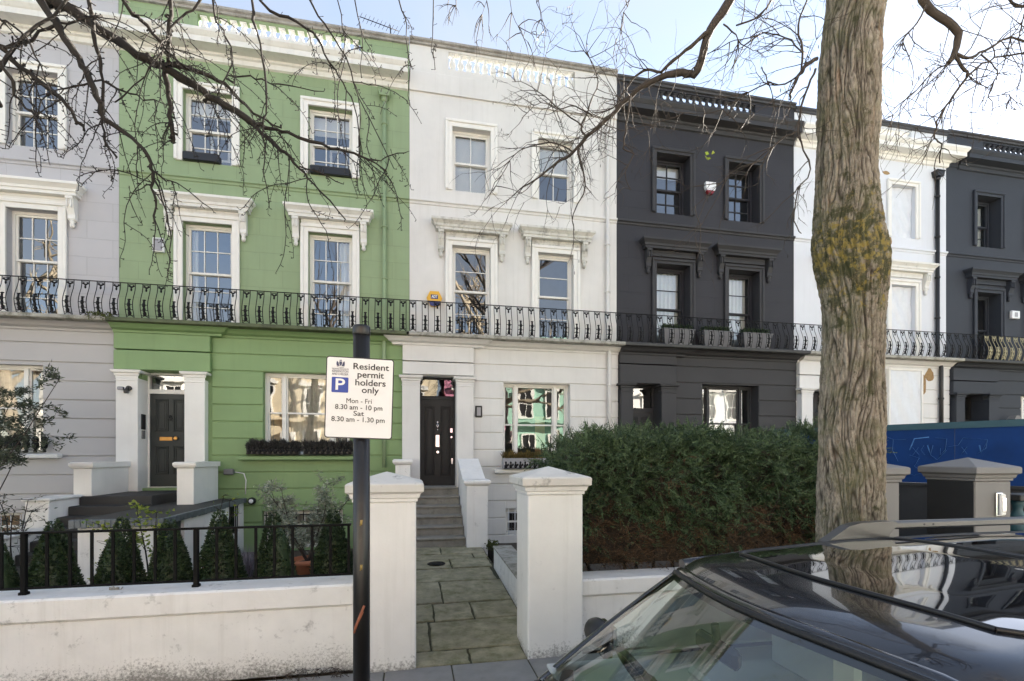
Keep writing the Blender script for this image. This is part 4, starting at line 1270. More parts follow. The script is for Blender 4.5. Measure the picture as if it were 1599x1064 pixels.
while x > -8.4: bars.append(x); x -= .178
for x in bars: link(barm, 'bar', t, (x, RY, .861), (0, 0, 0))
for x in xs_p: link(postm, 'post', t, (x, RY, .795))
# broken bird-nest like tangle of old wire at the foot of the railing
mb = MB(); c = P(181, 924, 4.45)
for i in range(7):
    pts = [c + Vector((RNG.uniform(-.05, .05), RNG.uniform(-.03, .03), RNG.uniform(-.01, .05))) for _ in range(5)]
    mb.tube(pts, .006, 5)
tag(mb.build('wire_tangle', M['slab']), 'knot of pale old wire on the wall below the railing', 'wire')
# dead leaves and twigs swept against the foot of the wall
mb = MB()
for i in range(45):
    x = RNG.gauss(-.85, .16); y = 4.76 + RNG.uniform(-.12, .06)
    an = RNG.uniform(0, 3.14); l_ = RNG.uniform(.04, .16)
    mb.tube([(x, y, .012), (x + math.cos(an) * l_ * .5, y + math.sin(an) * l_ * .3, .03 + RNG.uniform(0, .02)), (x + math.cos(an) * l_, y + math.sin(an) * l_ * .6, .014)], .003, 4)
tag(mb.build('dead_twigs', M['bark_fine']), kind='stuff', label='small heap of dead twigs swept against the white wall foot', cat='debris')

# ---------------------------------------------------------------- blue hoarding
A0, A1 = Vector((9.15, 11.25, 0)), Vector((11.15, 6.85, 0))
dr = (A1 - A0).normalized(); nrm = Vector((-dr.y, dr.x, 0)) * -1
if nrm.x > 0: nrm = -nrm
hb = thing('hoarding', ((A0 + A1) / 2), 'blue painted site hoarding with a teal top board and sprayed scribble', 'hoarding')
def on_h(s, z, off=0): return A0 + dr * s + nrm * off + Vector((0, 0, z))
def hbox(mb, s0, s1, z0, z1, o0, o1):
    p = [on_h(s, z, o) for o in (o0, o1) for s, z in ((s0, z0), (s1, z0), (s1, z1), (s0, z1))]
    n = len(mb.v); mb.v += [tuple(q) for q in p]
    for q in ((0, 1, 2, 3), (7, 6, 5, 4), (0, 4, 5, 1), (1, 5, 6, 2), (2, 6, 7, 3), (3, 7, 4, 0)):
        mb.f.append(tuple(n + i for i in q)); mb.sm.append(False)
HL = (A1 - A0).length
zt_, zb_ = 2.69, 1.45
for i in range(4):
    mb = MB(); hbox(mb, HL * i / 4 + .003, HL * (i + 1) / 4 - .003, zb_, zt_ - .13, 0, -.03); mb.build('board', M['hoard'], hb)
mb = MB(); hbox(mb, 0, HL, zt_ - .13, zt_, .02, -.05); mb.build('top_board', M['teal'], hb)
mb = MB(); hbox(mb, 0, HL, 0, zb_ - .06, -.05, -.09); hbox(mb, 0, HL, zb_ - .055, zb_ - .005, .03, -.06); mb.build('base_board', M['darkpier'], hb)
def hpx(px, py):                                       # a mark on the board, measured along it
    a = (px - 800) / 770
    d = Vector((a * CT + ST, -a * ST + CT))
    M2 = Matrix(((d.x, -dr.x), (d.y, -dr.y)))
    k, s = M2.inverted() @ Vector((A0.x, A0.y))
    return on_h(s, CAMZ + k * (713 - py) / 770, .004)
q4 = lambda cx, cy: hpx(1200 + cx / 3.94, 500 + cy / 3.94)
strokes = [[(735, 720), (770, 735), (765, 800), (800, 870)], [(770, 735), (850, 735)], [(870, 800), (900, 730), (990, 720)], [(890, 785), (930, 830)], [(925, 785), (890, 830)], [(960, 770), (940, 800), (965, 830)],
           [(980, 770), (1000, 830), (1015, 770)], [(1030, 725), (1100, 730), (1090, 800), (1060, 830), (1060, 790)], [(1110, 780), (1170, 770), (1200, 725), (1350, 735), (1340, 790), (1290, 820)],
           [(1190, 780), (1225, 825)], [(1225, 780), (1190, 825)], [(1300, 770), (1310, 820), (1340, 760)], [(870, 830), (930, 850), (900, 900), (960, 940), (900, 955), (860, 950)], [(1000, 830), (1040, 860), (1100, 800)]]
mb = MB()
for st in strokes:
    pts = [q4(*p) for p in st]
    sm_ = []
    for a, b in zip(pts, pts[1:]):
        for f in (0, .33, .66): sm_.append(a.lerp(b, f))
    sm_.append(pts[-1]); mb.tube(sm_, .013, 6, True, True, .15)
mb.build('sprayed_scribble', M['spray'], hb)
# old balustrade and lantern behind the piers
t = thing('pot_balustrade', (6.1, 5.1, 0), 'dark boundary balustrade of teal pots between the grey piers', 'balustrade')
mb = MB(); mb.box(7.75, 9.9, 5.0, 5.25, 0, .85, .01); mb.build('base_wall', M['darkpier'], t)
mb = MB(); mb.box(7.72, 9.9, 4.97, 5.28, 1.42, 1.5, .01); mb.build('top_rail', M['darkpier'], t)
mb = MB()
for i in range(8):
    mb.lathe((7.9 + i * .27, 5.12, .85), [(.06, 0), (.05, .04), (.10, .14), (.12, .24), (.08, .36), (.05, .44), (.06, .5), (.09, .57)], 10)
mb.build('pot', M['teal'], t)
t = thing('lantern', (16.75, F - .3, 2.6), 'square glazed carriage lantern on the front of the slate house', 'lantern')
mb = MB(); c = Vector((16.95, F - .35, 2.65))
mb.prism([(-.13, .42), (.13, .42), (.05, .52), (-.05, .52)], -.1, .1); mb.v = [(a + c.x, b + c.y, d + c.z) for a, b, d in mb.v]
for sx in (-1, 1):
    for sy in (-1, 1): mb.tube([(c.x + sx * .07, c.y + sy * .07, c.z), (c.x + sx * .12, c.y + sy * .1, c.z + .42)], .012, 4)
mb.box(c.x - .08, c.x + .08, c.y - .08, c.y + .08, c.z - .03, c.z); mb.tube([(c.x, F - .1, c.z + .1), (c.x, F - .25, c.z - .1), (c.x, c.y, c.z - .03)], .02, 6)
mb.build('frame', M['greypier'], t)
mb = MB(); mb.box(c.x - .08, c.x + .08, c.y - .07, c.y + .07, c.z + .02, c.z + .40); mb.build('glass', M['glass'], t)

# ---------------------------------------------------------------- fittings on the fronts
t = thing('alarm_box', (-5.1, F - .05, 6.4), 'pale grey alarm box on the green wall beside the first window', 'alarm box')
c = P(246.5, 376, 11.05)
mb = MB(); mb.box(-5.235, -5.03, F - .08, F - .001, 6.20, 6.49, .012); mb.build('cover', M['alarmW'], t)
mb = MB(); mb.box(-5.215, -5.05, F - .088, F - .0805, 6.22, 6.47, .006); mb.build('front_plate', M['planter'], t)

def text_mesh(txt, width=None, size=.1, bold=0.0, depth=.0005, spacing=1.0):
    cu = bpy.data.curves.new('lettering', 'FONT'); cu.body = txt; cu.size = size; cu.align_x = 'CENTER'; cu.align_y = 'CENTER'
    cu.extrude = depth; cu.offset = bold; cu.space_character = spacing; cu.resolution_u = 4
    ob = bpy.data.objects.new('lettering', cu); COL.objects.link(ob)
    dg = bpy.context.evaluated_depsgraph_get(); dg.update()
    me = bpy.data.meshes.new_from_object(ob.evaluated_get(dg))
    bpy.data.objects.remove(ob); bpy.data.curves.remove(cu)
    xs = [v.co.x for v in me.vertices]
    if width:
        s = width / (max(xs) - min(xs)); cx = (max(xs) + min(xs)) / 2
        for v in me.vertices: v.co.x = (v.co.x - cx) * s
    me.materials.clear()
    me.name = 'lettering'
    return me

t = thing('alarm_box', (.52, F - .05, 5.6), 'yellow and navy hexagonal alarm box lettered ADT on the white wall', 'alarm box')
cx, cz = .475, 5.60
hexp = [(-.10, .155), (.10, .155), (.175, 0), (.085, -.18), (-.085, -.18), (-.175, 0)]
mb = MB(); mb.prism([(cx + a, cz + b) for a, b in hexp], F - .09, F - .002); mb.build('cover', M['alarmY'], t)
mb = MB(); mb.prism([(cx + a, cz + b) for a, b in ((-.142, -.066), (.142, -.066), (.087, -.182), (-.087, -.182))], F - .094, F - .0905); mb.build('lower_panel', M['alarmB'], t)
mb = MB(); mb.prism([(cx + a, cz + b) for a, b in ((-.08, -.02), (.08, -.02), (.08, .075), (-.08, .075))], F - .094, F - .0905); mb.build('name_plate', M['alarmB'], t)
me = text_mesh('ADT', .13, .09, .003); me.materials.append(M['signwhite']); link(me, 'lettering', t, (cx, F - .0955, cz + .027), (math.radians(90), 0, 0))

t = thing('alarm_box', (7.46, F - .05, 8.9), 'white bell box with a dark red base between the top charcoal windows', 'alarm box')
cx, cz = 7.45, 8.87
mb = MB(); mb.prism([(cx - .14, cz + .13), (cx + .14, cz + .13), (cx + .145, cz), (cx + .11, cz - .08), (cx - .11, cz - .08), (cx - .145, cz)], F - .09, F - .002); mb.build('cover', M['alarmW'], t)
mb = MB(); mb.prism([(cx - .108, cz - .082), (cx + .108, cz - .082), (cx + .06, cz - .16), (cx - .06, cz - .16)], F - .085, F - .002); mb.build('base_lens', M['alarmR'], t)

t = thing('alarm_box', (17.5, F - .05, 6.2), 'small white alarm box beside the first floor slate window', 'alarm box')
mb = MB(); mb.box(17.30, 17.60, F - .08, F - .002, 6.07, 6.30, .012); mb.build('cover', M['alarmW'], t)
mb = MB(); mb.box(17.39, 17.51, F - .086, F - .0805, 6.12, 6.25, .004); mb.build('badge', M['planter'], t)

t = thing('security_camera', (-5.6, F - .3, 3.3), 'black security camera with twin lamps on the white porch column', 'security camera')
cx, cy, cz = -5.56, F - .255, 3.36
mb = MB(); mb.lathe((cx, cy - .035, cz), [(.05, .035), (.05, .0)], 12, 'y'); mb.tube([(cx, cy - .03, cz), (cx - .02, cy - .08, cz - .03)], .02, 8); mb.build('mount', M['black'], t)
mb = MB(); mb.box(cx - .17, cx - .06, cy - .10, cy - .05, cz - .04, cz + .02, .01); mb.box(cx - .05, cx + .02, cy - .12, cy - .05, cz - .11, cz - .03, .012); mb.build('camera_head', M['black'], t)
mb = MB(); mb.box(cx - .165, cx - .065, cy - .104, cy - .1005, cz - .034, cz + .012, .003); mb.build('lamp_lens', M['planter'], t)

t = thing('intercom', (-5.38, F, 2.7), 'tall black entry panel beside the green house door', 'entry panel')
mb = MB(); mb.box(-5.418, -5.396, F - .13, F + .02, 2.55, 2.86, .006); mb.build('panel', M['black'], t)
mb = MB(); mb.box(-5.418, -5.40, F - .11, F + .01, 2.36, 2.53, .006); mb.build('key_safe', M['greypier'], t)

t = thing('intercom', (1.52, F - .1, 2.9), 'black video doorbell on the white wall right of the door', 'doorbell')
mb = MB(); mb.box(1.405, 1.565, F - .13, F - .10, 2.90, 3.17, .012); mb.build('case', M['black'], t)
mb = MB(); mb.box(1.44, 1.53, F - .136, F - .1305, 2.94, 3.13, .006); mb.build('face_plate', M['planter'], t)

t = thing('floodlight', (-3.8, F - .2, 1.7), 'small grey floodlight with a trailing cable on the green wall', 'floodlight')
mb = MB(); mb.box(-3.86, -3.68, F - .22, F - .12, 1.62, 1.74, .012); mb.box(-3.80, -3.74, F - .13, F - .10, 1.64, 1.70); mb.build('housing', M['greypier'], t)
mb = MB(); mb.tube([(-3.68, F - .12, 1.67), (-3.6, F - .11, 1.66), (-3.5, F - .11, 1.64), (-3.46, F - .11, 1.5), (-3.47, F - .11, 1.2)], .012, 6); mb.build('cable', M['alarmW'], t)
t = thing('bulkhead_light', (-3.4, F - .2, 1.05), 'black bulkhead lamp low on the green wall', 'lamp')
mb = MB(); mb.lathe((-3.33, F - .22, 1.06), [(.05, 0), (.075, .02), (.08, .08), (.06, .12)], 12, 'y'); mb.build('housing', M['black'], t)
mb = MB(); mb.lathe((-3.33, F - .235, 1.06), [(.03, .0), (.048, .014)], 12, 'y'); mb.build('lens', M['alarmW'], t)
t = thing('letter_box', (1.7, F - .15, 1.3), 'narrow grey meter box on the white wall by the steps', 'meter box')
mb = MB(); mb.box(1.50, 1.60, F - .16, F - .10, 1.08, 1.30, .01); mb.build('case', M['greypier'], t)

# television aerials on the roofs
def aerial(x, y, z0, h, arm, tilt, label, n=11):
    t = thing('television_aerial', (x, y, z0), label, 'aerial', 'television aerials on the roofs')
    mb = MB(); mb.tube([(x, y, z0), (x + tilt * h, y, z0 + h)], .018, 6); mb.build('mast', M['rail'], t)
    mb = MB(); a = Vector((x + tilt * h, y, z0 + h - .08)); d = Vector(arm)
    mb.tube([a - d * .25, a + d * .75], .012, 5)
    for i in range(n):
        c = a - d * .25 + d * (i / (n - 1)); s = Vector((-d.y, d.x, .0)).normalized() * (.16 if i else .28)
        mb.tube([c - s, c + s], .006, 4)
    mb.build('antenna', M['rail'], t)
aerial(-.25, F + 4.0, 10.7, 4.4, (-1.1, -.5, -.18), -.10, 'television aerial tilted above the roof of the green house')
aerial(18.1, F + 2.5, 10.7, 3.2, (-2.0, -.6, -.55), 0.0, 'television aerial on a straight mast above the slate house roof')

# window boxes and planters
def leaf_obj(name, mat, parent, V, Fc, label=None):
    me = np_mesh(name, V, Fc, mat)
    return link(me, name, parent, wloc(parent) if parent else (0, 0, 0))

def cloud(parent, name, mat, pts, dirs, L, W, fold=.25):
    V, Fc = leaf_arrays(pts, dirs, L, W, fold)
    b = wloc(parent) if parent else Vector((0, 0, 0))
    me = np_mesh(name, V - np.array(b), Fc, mat)
    o = bpy.data.objects.new(name, me); COL.objects.link(o)
    if parent: o.parent = parent
    return o

def window_trough(x0, x1, z, label, group, plant, y=F - .27, h=.12, ph=.36, n=4200, pmat='heather', trough='black', cresting=True):
    t = thing('window_box', ((x0 + x1) / 2, y, z), label, 'window box', group)
    mb = MB(); mb.box(x0, x1, y - .09, y + .09, z, z + h, .008); mb.build('trough', M[trough], t)
    if cresting:
        g = MB(); k = int((x1 - x0) / .10)
        for i in range(k):
            cx = x0 + (x1 - x0) * (i + .5) / k
            g.blob((cx, y - .10, z + .06), (.04, .012, .05), 7, 4); g.blob((cx, y - .10, z + .135), (.022, .012, .035), 6, 4); g.blob((cx + .05, y - .10, z + .09), (.02, .01, .03), 6, 4)
        g.box(x0, x1, y - .104, y - .096, z + .005, z + .02); g.build('iron_cresting', M['iron'], t)
    p = NR.uniform((x0, y - .09, z + h - .03), (x1, y + .09, z + h + ph * .45), (n, 3))
    wob = .7 + .3 * np.sin(p[:, 0] * 9) * np.sin(p[:, 0] * 23 + 1)
    p[:, 2] = z + h - .03 + (p[:, 2] - z - h + .03) * wob
    d = NR.normal(size=(n, 3)) * .45 + np.array((0, -.15, .9))
    cloud(t, 'plants', M[plant], p, d, NR.uniform(.05, .13, n), .016)
    return t
WG = 'window boxes on the ground floor sills'
window_trough(-3.38, -2.36, 2.04, 'black iron window box of dark heather, left half of the green sill', WG, 'heather')
window_trough(-2.27, -1.28, 2.04, 'black iron window box of dark heather behind the parking sign', WG, 'heather')
wb = window_trough(2.02, 2.92, 1.72, 'grey window box of bronze leaved plants, left on the white house sill', WG, 'bronze', ph=.3, n=1500, trough='planter', h=.24)
window_trough(2.95, 3.75, 1.72, 'grey window box behind the hedge tips on the white house sill', WG, 'bronze', ph=.3, n=1300, trough='planter', h=.24)
t = thing('window_box', (-8, F - .2, 2.06), 'row of dark iron urns and trough on the lavender house sill', 'window box', WG)
mb = MB()
for i in range(12):
    cx = -8.7 + i * .15
    mb.lathe((cx, F - .2, 2.08), [(.02, 0), (.035, .02), (.02, .05), (.05, .1), (.06, .16), (.045, .2)], 8); mb.blob((cx, F - .2, 2.33), (.06, .05, .07), 8, 5)
mb.build('urns', M['iron'], t)
TG = 'small dark troughs on the top green sills'
for (a, b, lb) in ((-4.68, -4.0, 'dark trough on the left top window sill of the green house'), (-2.2, -1.36, 'dark trough on the right top window sill of the green house')):
    t = thing('window_box', ((a + b) / 2, F, 8.2), lb, 'window box', TG)
    mb = MB(); mb.box(a, b, F - .08, F + .11, 8.165, 8.33, .012); mb.build('trough', M['black'], t)
    mb = MB(); mb.box(a + .02, b - .02, F - .06, F + .09, 8.33, 8.345, .004); mb.build('soil', M['soil'], t)
BG = 'tapered planters of clipped box on the charcoal balcony'
for k, (cx, lb) in enumerate(((6.42, 'grey tapered planter of clipped box, left on the charcoal balcony'), (7.50, 'grey tapered planter of clipped box, middle on the charcoal balcony'), (8.62, 'grey tapered planter of clipped box, right on the charcoal balcony'))):
    t = thing('balcony_planter', (cx, F - .2, 4.73), lb, 'planter', BG)
    mb = MB(); x0, x1 = cx - .42, cx + .42
    n = len(mb.v); y0, y1 = F - .34, F - .06
    mb.v += [(x0 + .07, y0 + .04, 4.735), (x1 - .07, y0 + .04, 4.735), (x1 - .07, y1 - .04, 4.735), (x0 + .07, y1 - .04, 4.735), (x0, y0, 5.12), (x1, y0, 5.12), (x1, y1, 5.12), (x0, y1, 5.12)]
    for q in ((0, 3, 2, 1), (0, 1, 5, 4), (1, 2, 6, 5), (2, 3, 7, 6), (3, 0, 4, 7), (4, 5, 6, 7)): mb.f.append(tuple(n + i for i in q)); mb.sm.append(False)
    mb.box(x0 - .015, x1 + .015, y0 - .015, y1 + .015, 5.121, 5.145, .006)
    mb.build('pot', M['zinc'], t)
    nn = 1500
    p = NR.uniform((x0 + .03, y0 + .03, 5.14), (x1 - .03, y1 - .02, 5.27), (nn, 3)); p[:, 2] -= .03 * NR.random(nn)
    cloud(t, 'clipped_box', M['box'], p, NR.normal(size=(nn, 3)) + np.array((0, -.2, .8)), .04, .025)
# ---------------------------------------------------------------- plants in the front gardens
def cone_mesh():
    n = 9500
    h = 1.30
    z = h * (1 - NR.random(n) ** .62)
    z = np.clip(z, .02, h)
    a = NR.uniform(0, 2 * np.pi, n)
    R = .305 * (1 - (z / h) ** 1.45) + .025
    R = np.minimum(R, .32)
    R *= (1 + .10 * np.sin(a * 3 + z * 7) * np.sin(z * 11 + a)) * NR.uniform(.86, 1.03, n)
    p = np.stack([np.cos(a) * R, np.sin(a) * R, z], 1)
    d = np.stack([np.cos(a), np.sin(a), np.full(n, .5)], 1) + NR.normal(size=(n, 3)) * .55
    V, Fc = leaf_arrays(p, d, NR.uniform(.024, .04, n), .021)
    return np_mesh('foliage', V, Fc, M['box'])
def core_mesh():
    mb = MB(); mb.lathe((0, 0, 0), [(.05, 0), (.27, .03), (.26, .35), (.19, .70), (.10, 1.0), (.03, 1.2)], 12)
    return mb.mesh('inner_growth', M['box'])
CONES = [cone_mesh(), cone_mesh()]; CORE = core_mesh()
CL = ['clipped box cone cut by the left edge of the picture', 'clipped box cone in front of the black steps', 'clipped box cone behind the tangle of wire', 'clipped box cone beside the lead edged porch',
      'clipped box cone beside the grey lavender', 'clipped box cone left of the terracotta pot', 'clipped box cone right of the terracotta pot']
for k, (px, yt, s) in enumerate(((0, 852, .92), (82, 820, 1.0), (183, 816, 1.0), (271, 817, 1.0), (346, 804, 1.05), (434, 806, 1.05), (520, 803, 1.05))):
    c = P(px, 900, 5.25); c.z = -.02
    a = (px - 800) / 770
    kk = 5.72 / (-a * ST + CT); c = Vector((kk * (a * CT + ST), 5.72, -.02))
    zt = CAMZ + kk * (713 - yt) / 770
    t = thing('topiary_cone', c, CL[k], 'topiary', 'clipped box cones behind the railing')
    hs = (zt + .06) / 1.30
    link(CONES[k % 2], 'foliage', t, c, ((k * 37 % 5 - 2) * .014, (k * 53 % 5 - 2) * .016, k * 1.3), (s * (.93 + .035 * (k * 29 % 5)), s * .97, hs)); link(CORE, 'inner_growth', t, c, (0, 0, 0), (s * .95, s * .95, hs))

def wander(p, d, L, n, jit, droop=0.0, rng=RNG):
    pts = [Vector(p)]; d = Vector(d).normalized()
    for i in range(n):
        d = (d + Vector((rng.gauss(0, jit), rng.gauss(0, jit), rng.gauss(0, jit) - droop))).normalized()
        pts.append(pts[-1] + d * (L / n))
    return pts

def shrub(name, base, h, r, mat, barkmat, label, cat, nleaf, leafL, leafW, stems=9, seed=1, crown=.45, group=None, spread=.5, droop=.1):
    rng = random.Random(seed); nr = np.random.default_rng(seed)
    t = thing(name, base, label, cat, group)
    mb = MB(); tips = []
    for i in range(stems):
        an = rng.uniform(0, 6.28); sp = rng.uniform(.1, spread)
        pts = wander(base + Vector((rng.uniform(-.03, .03), rng.uniform(-.03, .03), 0)), (math.cos(an) * sp, math.sin(an) * sp, 1), h * rng.uniform(.75, 1.05), 7, .09, 0, rng)
        mb.tube(pts, [.014 * (1 - j / 8.5) + .002 for j in range(8)], 5)
        for j in range(2, 8):
            for _ in range(3):
                if (pts[j].z - base.z) < h * (1 - crown) - .1: continue
                an2 = rng.uniform(0, 6.28)
                q = wander(pts[j], (math.cos(an2), math.sin(an2), rng.uniform(-.2, .9)), r * rng.uniform(.3, .75), 4, .18, droop * .4, rng)
                mb.tube(q, [.005, .004, .003, .002, .0015], 4); tips += q[1:]
    mb.build('stems', M[barkmat], t)
    tp = np.array([tuple(q) for q in tips])
    idx = nr.integers(0, len(tp), nleaf)
    p = tp[idx] + nr.normal(size=(nleaf, 3)) * .03
    d = nr.normal(size=(nleaf, 3)); d[:, 2] = d[:, 2] * .6 + .25
    cloud(t, 'leaves', M[mat], p, d, nr.uniform(leafL * .6, leafL * 1.2, nleaf), leafW)
    return t
# olive in a terracotta pot
pc = P(480, 905, 8.0); pc.z = -.02
t = thing('terracotta_pot', pc, 'round terracotta pot between two box cones', 'flower pot')
mb = MB(); mb.lathe((pc.x, pc.y, pc.z), [(.17, 0), (.23, .27), (.24, .28), (.27, .285), (.275, .36), (.26, .37), (.245, .365), (.23, .32)], 24); mb.build('pot', M['terracotta'], t)
mb = MB(); mb.lathe((pc.x, pc.y, pc.z + .29), [(.235, 0.02), (.10, .032)], 16); mb.build('soil', M['soil'], t)
ob = pc + Vector((0, 0, .3))
shrub('olive_tree', ob, 1.42, .42, 'olive', 'bark_fine', 'sparse silvery olive tree growing in the terracotta pot', 'tree', 3400, .085, .024, stems=6, seed=5, crown=.72, spread=.55)
b = P(385, 905, 6.3); b.z = -.02
nn = 1500
t = thing('lavender_bush', b, 'grey woody lavender bush beside a box cone', 'bush')
aa = NR.uniform(0, 6.28, nn); rr = NR.uniform(0, .12, nn)
p = np.stack([b.x + np.cos(aa) * rr, b.y + np.sin(aa) * rr, NR.uniform(.0, .55, nn)], 1)
d = np.stack([np.cos(aa) * .5, np.sin(aa) * .5, np.full(nn, 1.0)], 1) + NR.normal(size=(nn, 3)) * .25
cloud(t, 'stalks', M['lavender'], p, d, NR.uniform(.15, .42, nn), .010)
b = P(238, 900, 6.4); b.z = -.02
t = shrub('rose_bush', b, 1.62, .36, 'lime', 'bark_twig', 'leggy rose bush with yellow green leaves in front of the porch', 'bush', 260, .062, .042, stems=3, seed=12, crown=.5, spread=.28)
b = P(140, 915, 6.0); b.z = -.02
shrub('rose_bush', b, 1.15, .3, 'lime', 'bark_twig', 'thin rose bush between two box cones at the left', 'bush', 110, .05, .032, stems=4, seed=21, crown=.8, spread=.35)
b = P(330, 905, 6.6); b.z = -.02
shrub('rose_bush', b, 1.45, .25, 'lime', 'bark_twig', 'nearly bare rose stems beside the porch side wall', 'bush', 70, .045, .032, stems=3, seed=33, crown=.6, spread=.25)
b = Vector((-6.62, 8.5, -.02))
shrub('olive_tree', b, 3.45, .75, 'darkolive', 'bark_fine', 'dark leaved olive tree in front of the lavender house window', 'tree', 13000, .085, .022, stems=15, seed=8, crown=.48, spread=.34)
b = P(15, 930, 7.2); b.z = -.02
shrub('garden_shrub', b, 1.5, .4, 'darkolive', 'bark_twig', 'thin dark shrub below the olive tree at the left edge', 'bush', 260, .06, .022, stems=7, seed=44, crown=.5, spread=.5)
b = P(541, 880, 6.2); b.z = -.02
shrub('garden_shrub', b, 1.05, .22, 'olive', 'bark_twig', 'small grey leaved plant behind the sign pole', 'bush', 220, .05, .02, stems=5, seed=47, crown=.7, spread=.3)
# tufts of moss and weeds on the white house balcony edge and by the newel
mb = MB()
nn = 500
p = np.concatenate([NR.uniform((1.35, 9.3, .22), (1.62, 9.55, .36), (nn // 2, 3)), NR.uniform((-6.2, F - .5, 4.66), (-5.75, F - .36, 4.80), (nn // 2, 3))])
V, Fc = leaf_arrays(p, NR.normal(size=(nn, 3)) + np.array((0, -.4, .6)), .05, .025)
o = link(np_mesh('moss_tufts', V, Fc, M['moss']), 'moss_tufts'); tag(o, kind='stuff', label='moss and weeds growing in the joints of stone', cat='moss')

# ---------------------------------------------------------------- yew hedge
HX0, HX1, HY0, HY1 = 1.78, 5.72, 5.18, 6.85
t = thing('yew_hedge', (3.7, 6, .73), 'overgrown dark yew hedge on the low wall in front of the charcoal house', 'hedge')
def hedge_pts(n, depth):
    """points and outward directions near the skin of the hedge"""
    which = NR.random(n)
    u = NR.random(n); v = NR.random(n)
    X = HX0 + (HX1 - HX0) * u
    top = lambda x: 2.23 + .05 * np.sin(x * 2.3 + .6) + .04 * np.sin(x * 6.1) - .16 * np.clip((1.98 - x) / .2, 0, 1)
    pts = np.zeros((n, 3)); dr_ = np.zeros((n, 3))
    fr = which < .60; tp = (which >= .60) & (which < .86); le = which >= .86
    zf = .74 + (top(X) - .74) * v
    bulge = .16 * np.sin(np.pi * np.clip(v, 0, 1)) + .07 * np.sin(X * 4 + zf * 5) + .05 * np.sin(X * 9 - zf * 7)
    pts[fr] = np.stack([X, HY0 + .12 - bulge, zf], 1)[fr]; dr_[fr] = (0, -1, .35)
    Y = HY0 + (HY1 - HY0) * v
    rnd = .22 * np.clip((HY0 + .3 - Y) / .3, 0, 1) ** 2
    pts[tp] = np.stack([X, Y, top(X) - rnd + .06 * np.sin(X * 7 + Y * 6)], 1)[tp]; dr_[tp] = (0, -.25, 1)
    Zl = .74 + (top(np.full(n, HX0)) - .74) * u
    pts[le] = np.stack([HX0 + .05 - .10 * np.sin(np.pi * u) + .05 * np.sin(Y * 5 + Zl * 4), Y, Zl], 1)[le]; dr_[le] = (-1, 0, .3)
    ins = NR.random(n)[:, None] ** 1.6 * depth
    pts -= dr_ / np.linalg.norm(dr_, axis=1, keepdims=True) * ins
    return pts, dr_
def sprays(pts, dirs, L, nl, nw, rng=NR):
    """feathery shoots: a stalk with a double row of needles"""
    n = len(pts)
    d = dirs + rng.normal(size=(n, 3)) * .75; d /= np.linalg.norm(d, axis=1, keepdims=True)
    r = rng.normal(size=(n, 3)); s = np.cross(d, r); s /= np.linalg.norm(s, axis=1, keepdims=True)
    out_p, out_d, out_l = [], [], []
    k = 9
    for i in range(k):
        f = (i + .5) / k
        base = pts + d * (L * f)[:, None]; base[:, 2] -= .25 * (L * f * f)
        for sg in (-1, 1):
            out_p.append(base); out_d.append(s * sg + d * .55 + rng.normal(size=(n, 3)) * .12); out_l.append(np.full(n, nl) * (1 - .45 * f))
    out_p.append(pts); out_d.append(d); out_l.append(L)
    return np.concatenate(out_p), np.concatenate(out_d), np.concatenate(out_l)
p, d = hedge_pts(6500, .20)
nb = np.array([noise.noise(Vector((a * 3.2, b * 3.2, c * 4.2))) for a, b, c in p])
p += d * (nb * .16)[:, None]
zrel = (p[:, 2] - .74) / 1.6
frontness = (p[:, 1] < HY0 + .35)
nz = np.array([noise.noise(Vector((a * 1.6, b * 1.6, c * 1.6))) for a, b, c in p])
dead = frontness & ((zrel + nz * .45) <   .40 + .17 * NR.normal(size=len(p)))
live = ~dead
sp, sd_, sl = sprays(p[live], d[live], NR.uniform(.12, .27, live.sum()), .048, .01)
cloud(t, 'green_shoots', M['yew'], sp, sd_, sl, .015)
sp, sd_, sl = sprays(p[dead], d[dead] + np.array((0, 0, -.2)), NR.uniform(.10, .26, dead.sum()), .036, .01)
keep = NR.random(len(sp)) < .6
cloud(t, 'brown_shoots', M['yewdead'], sp[keep], sd_[keep], sl[keep], .010)
# straggling new shoots along the top and left
q = []; qd = []
for i in range(150):
    x = RNG.uniform(HX0 - .1, HX1 - .1) if i % 2 else RNG.uniform(1.75, 2.9)
    q.append((x, RNG.uniform(HY0, HY1), 2.18 + .04 * math.sin(x * 2.3) - .16 * max(0, (1.98 - x) / .2))); qd.append((RNG.gauss(-.25, .4), RNG.gauss(-.1, .3), 1))
q, qd = np.array(q), np.array(qd)
sp, sd_, sl = sprays(q, qd, NR.uniform(.2, .42, len(q)), .05, .01)
cloud(t, 'straggling_shoots', M['yew'], sp, sd_, sl, .013)
mb = MB()
for i in range(420):
    x = RNG.uniform(HX0 + .05, HX1 - .05); z = RNG.uniform(.74, 1.9); y = HY0 + RNG.uniform(.02, .35)
    pts = wander((x, y, z), (RNG.gauss(0, .7), -.7, RNG.gauss(.3, .6)), RNG.uniform(.15, .42), 5, .25)
    mb.tube(pts, [.005, .0045, .004, .003, .002, .0015], 4)
for i in range(16):
    x = HX0 + .2 + i * .23
    pts = wander((x, HY0 + .4, .0), (RNG.gauss(0, .15), RNG.gauss(0, .1), 1), 2.0, 8, .1)
    mb.tube(pts, [.03 - .003 * j for j in range(9)], 6)
mb.build('branches', M['bark_twig'], t)
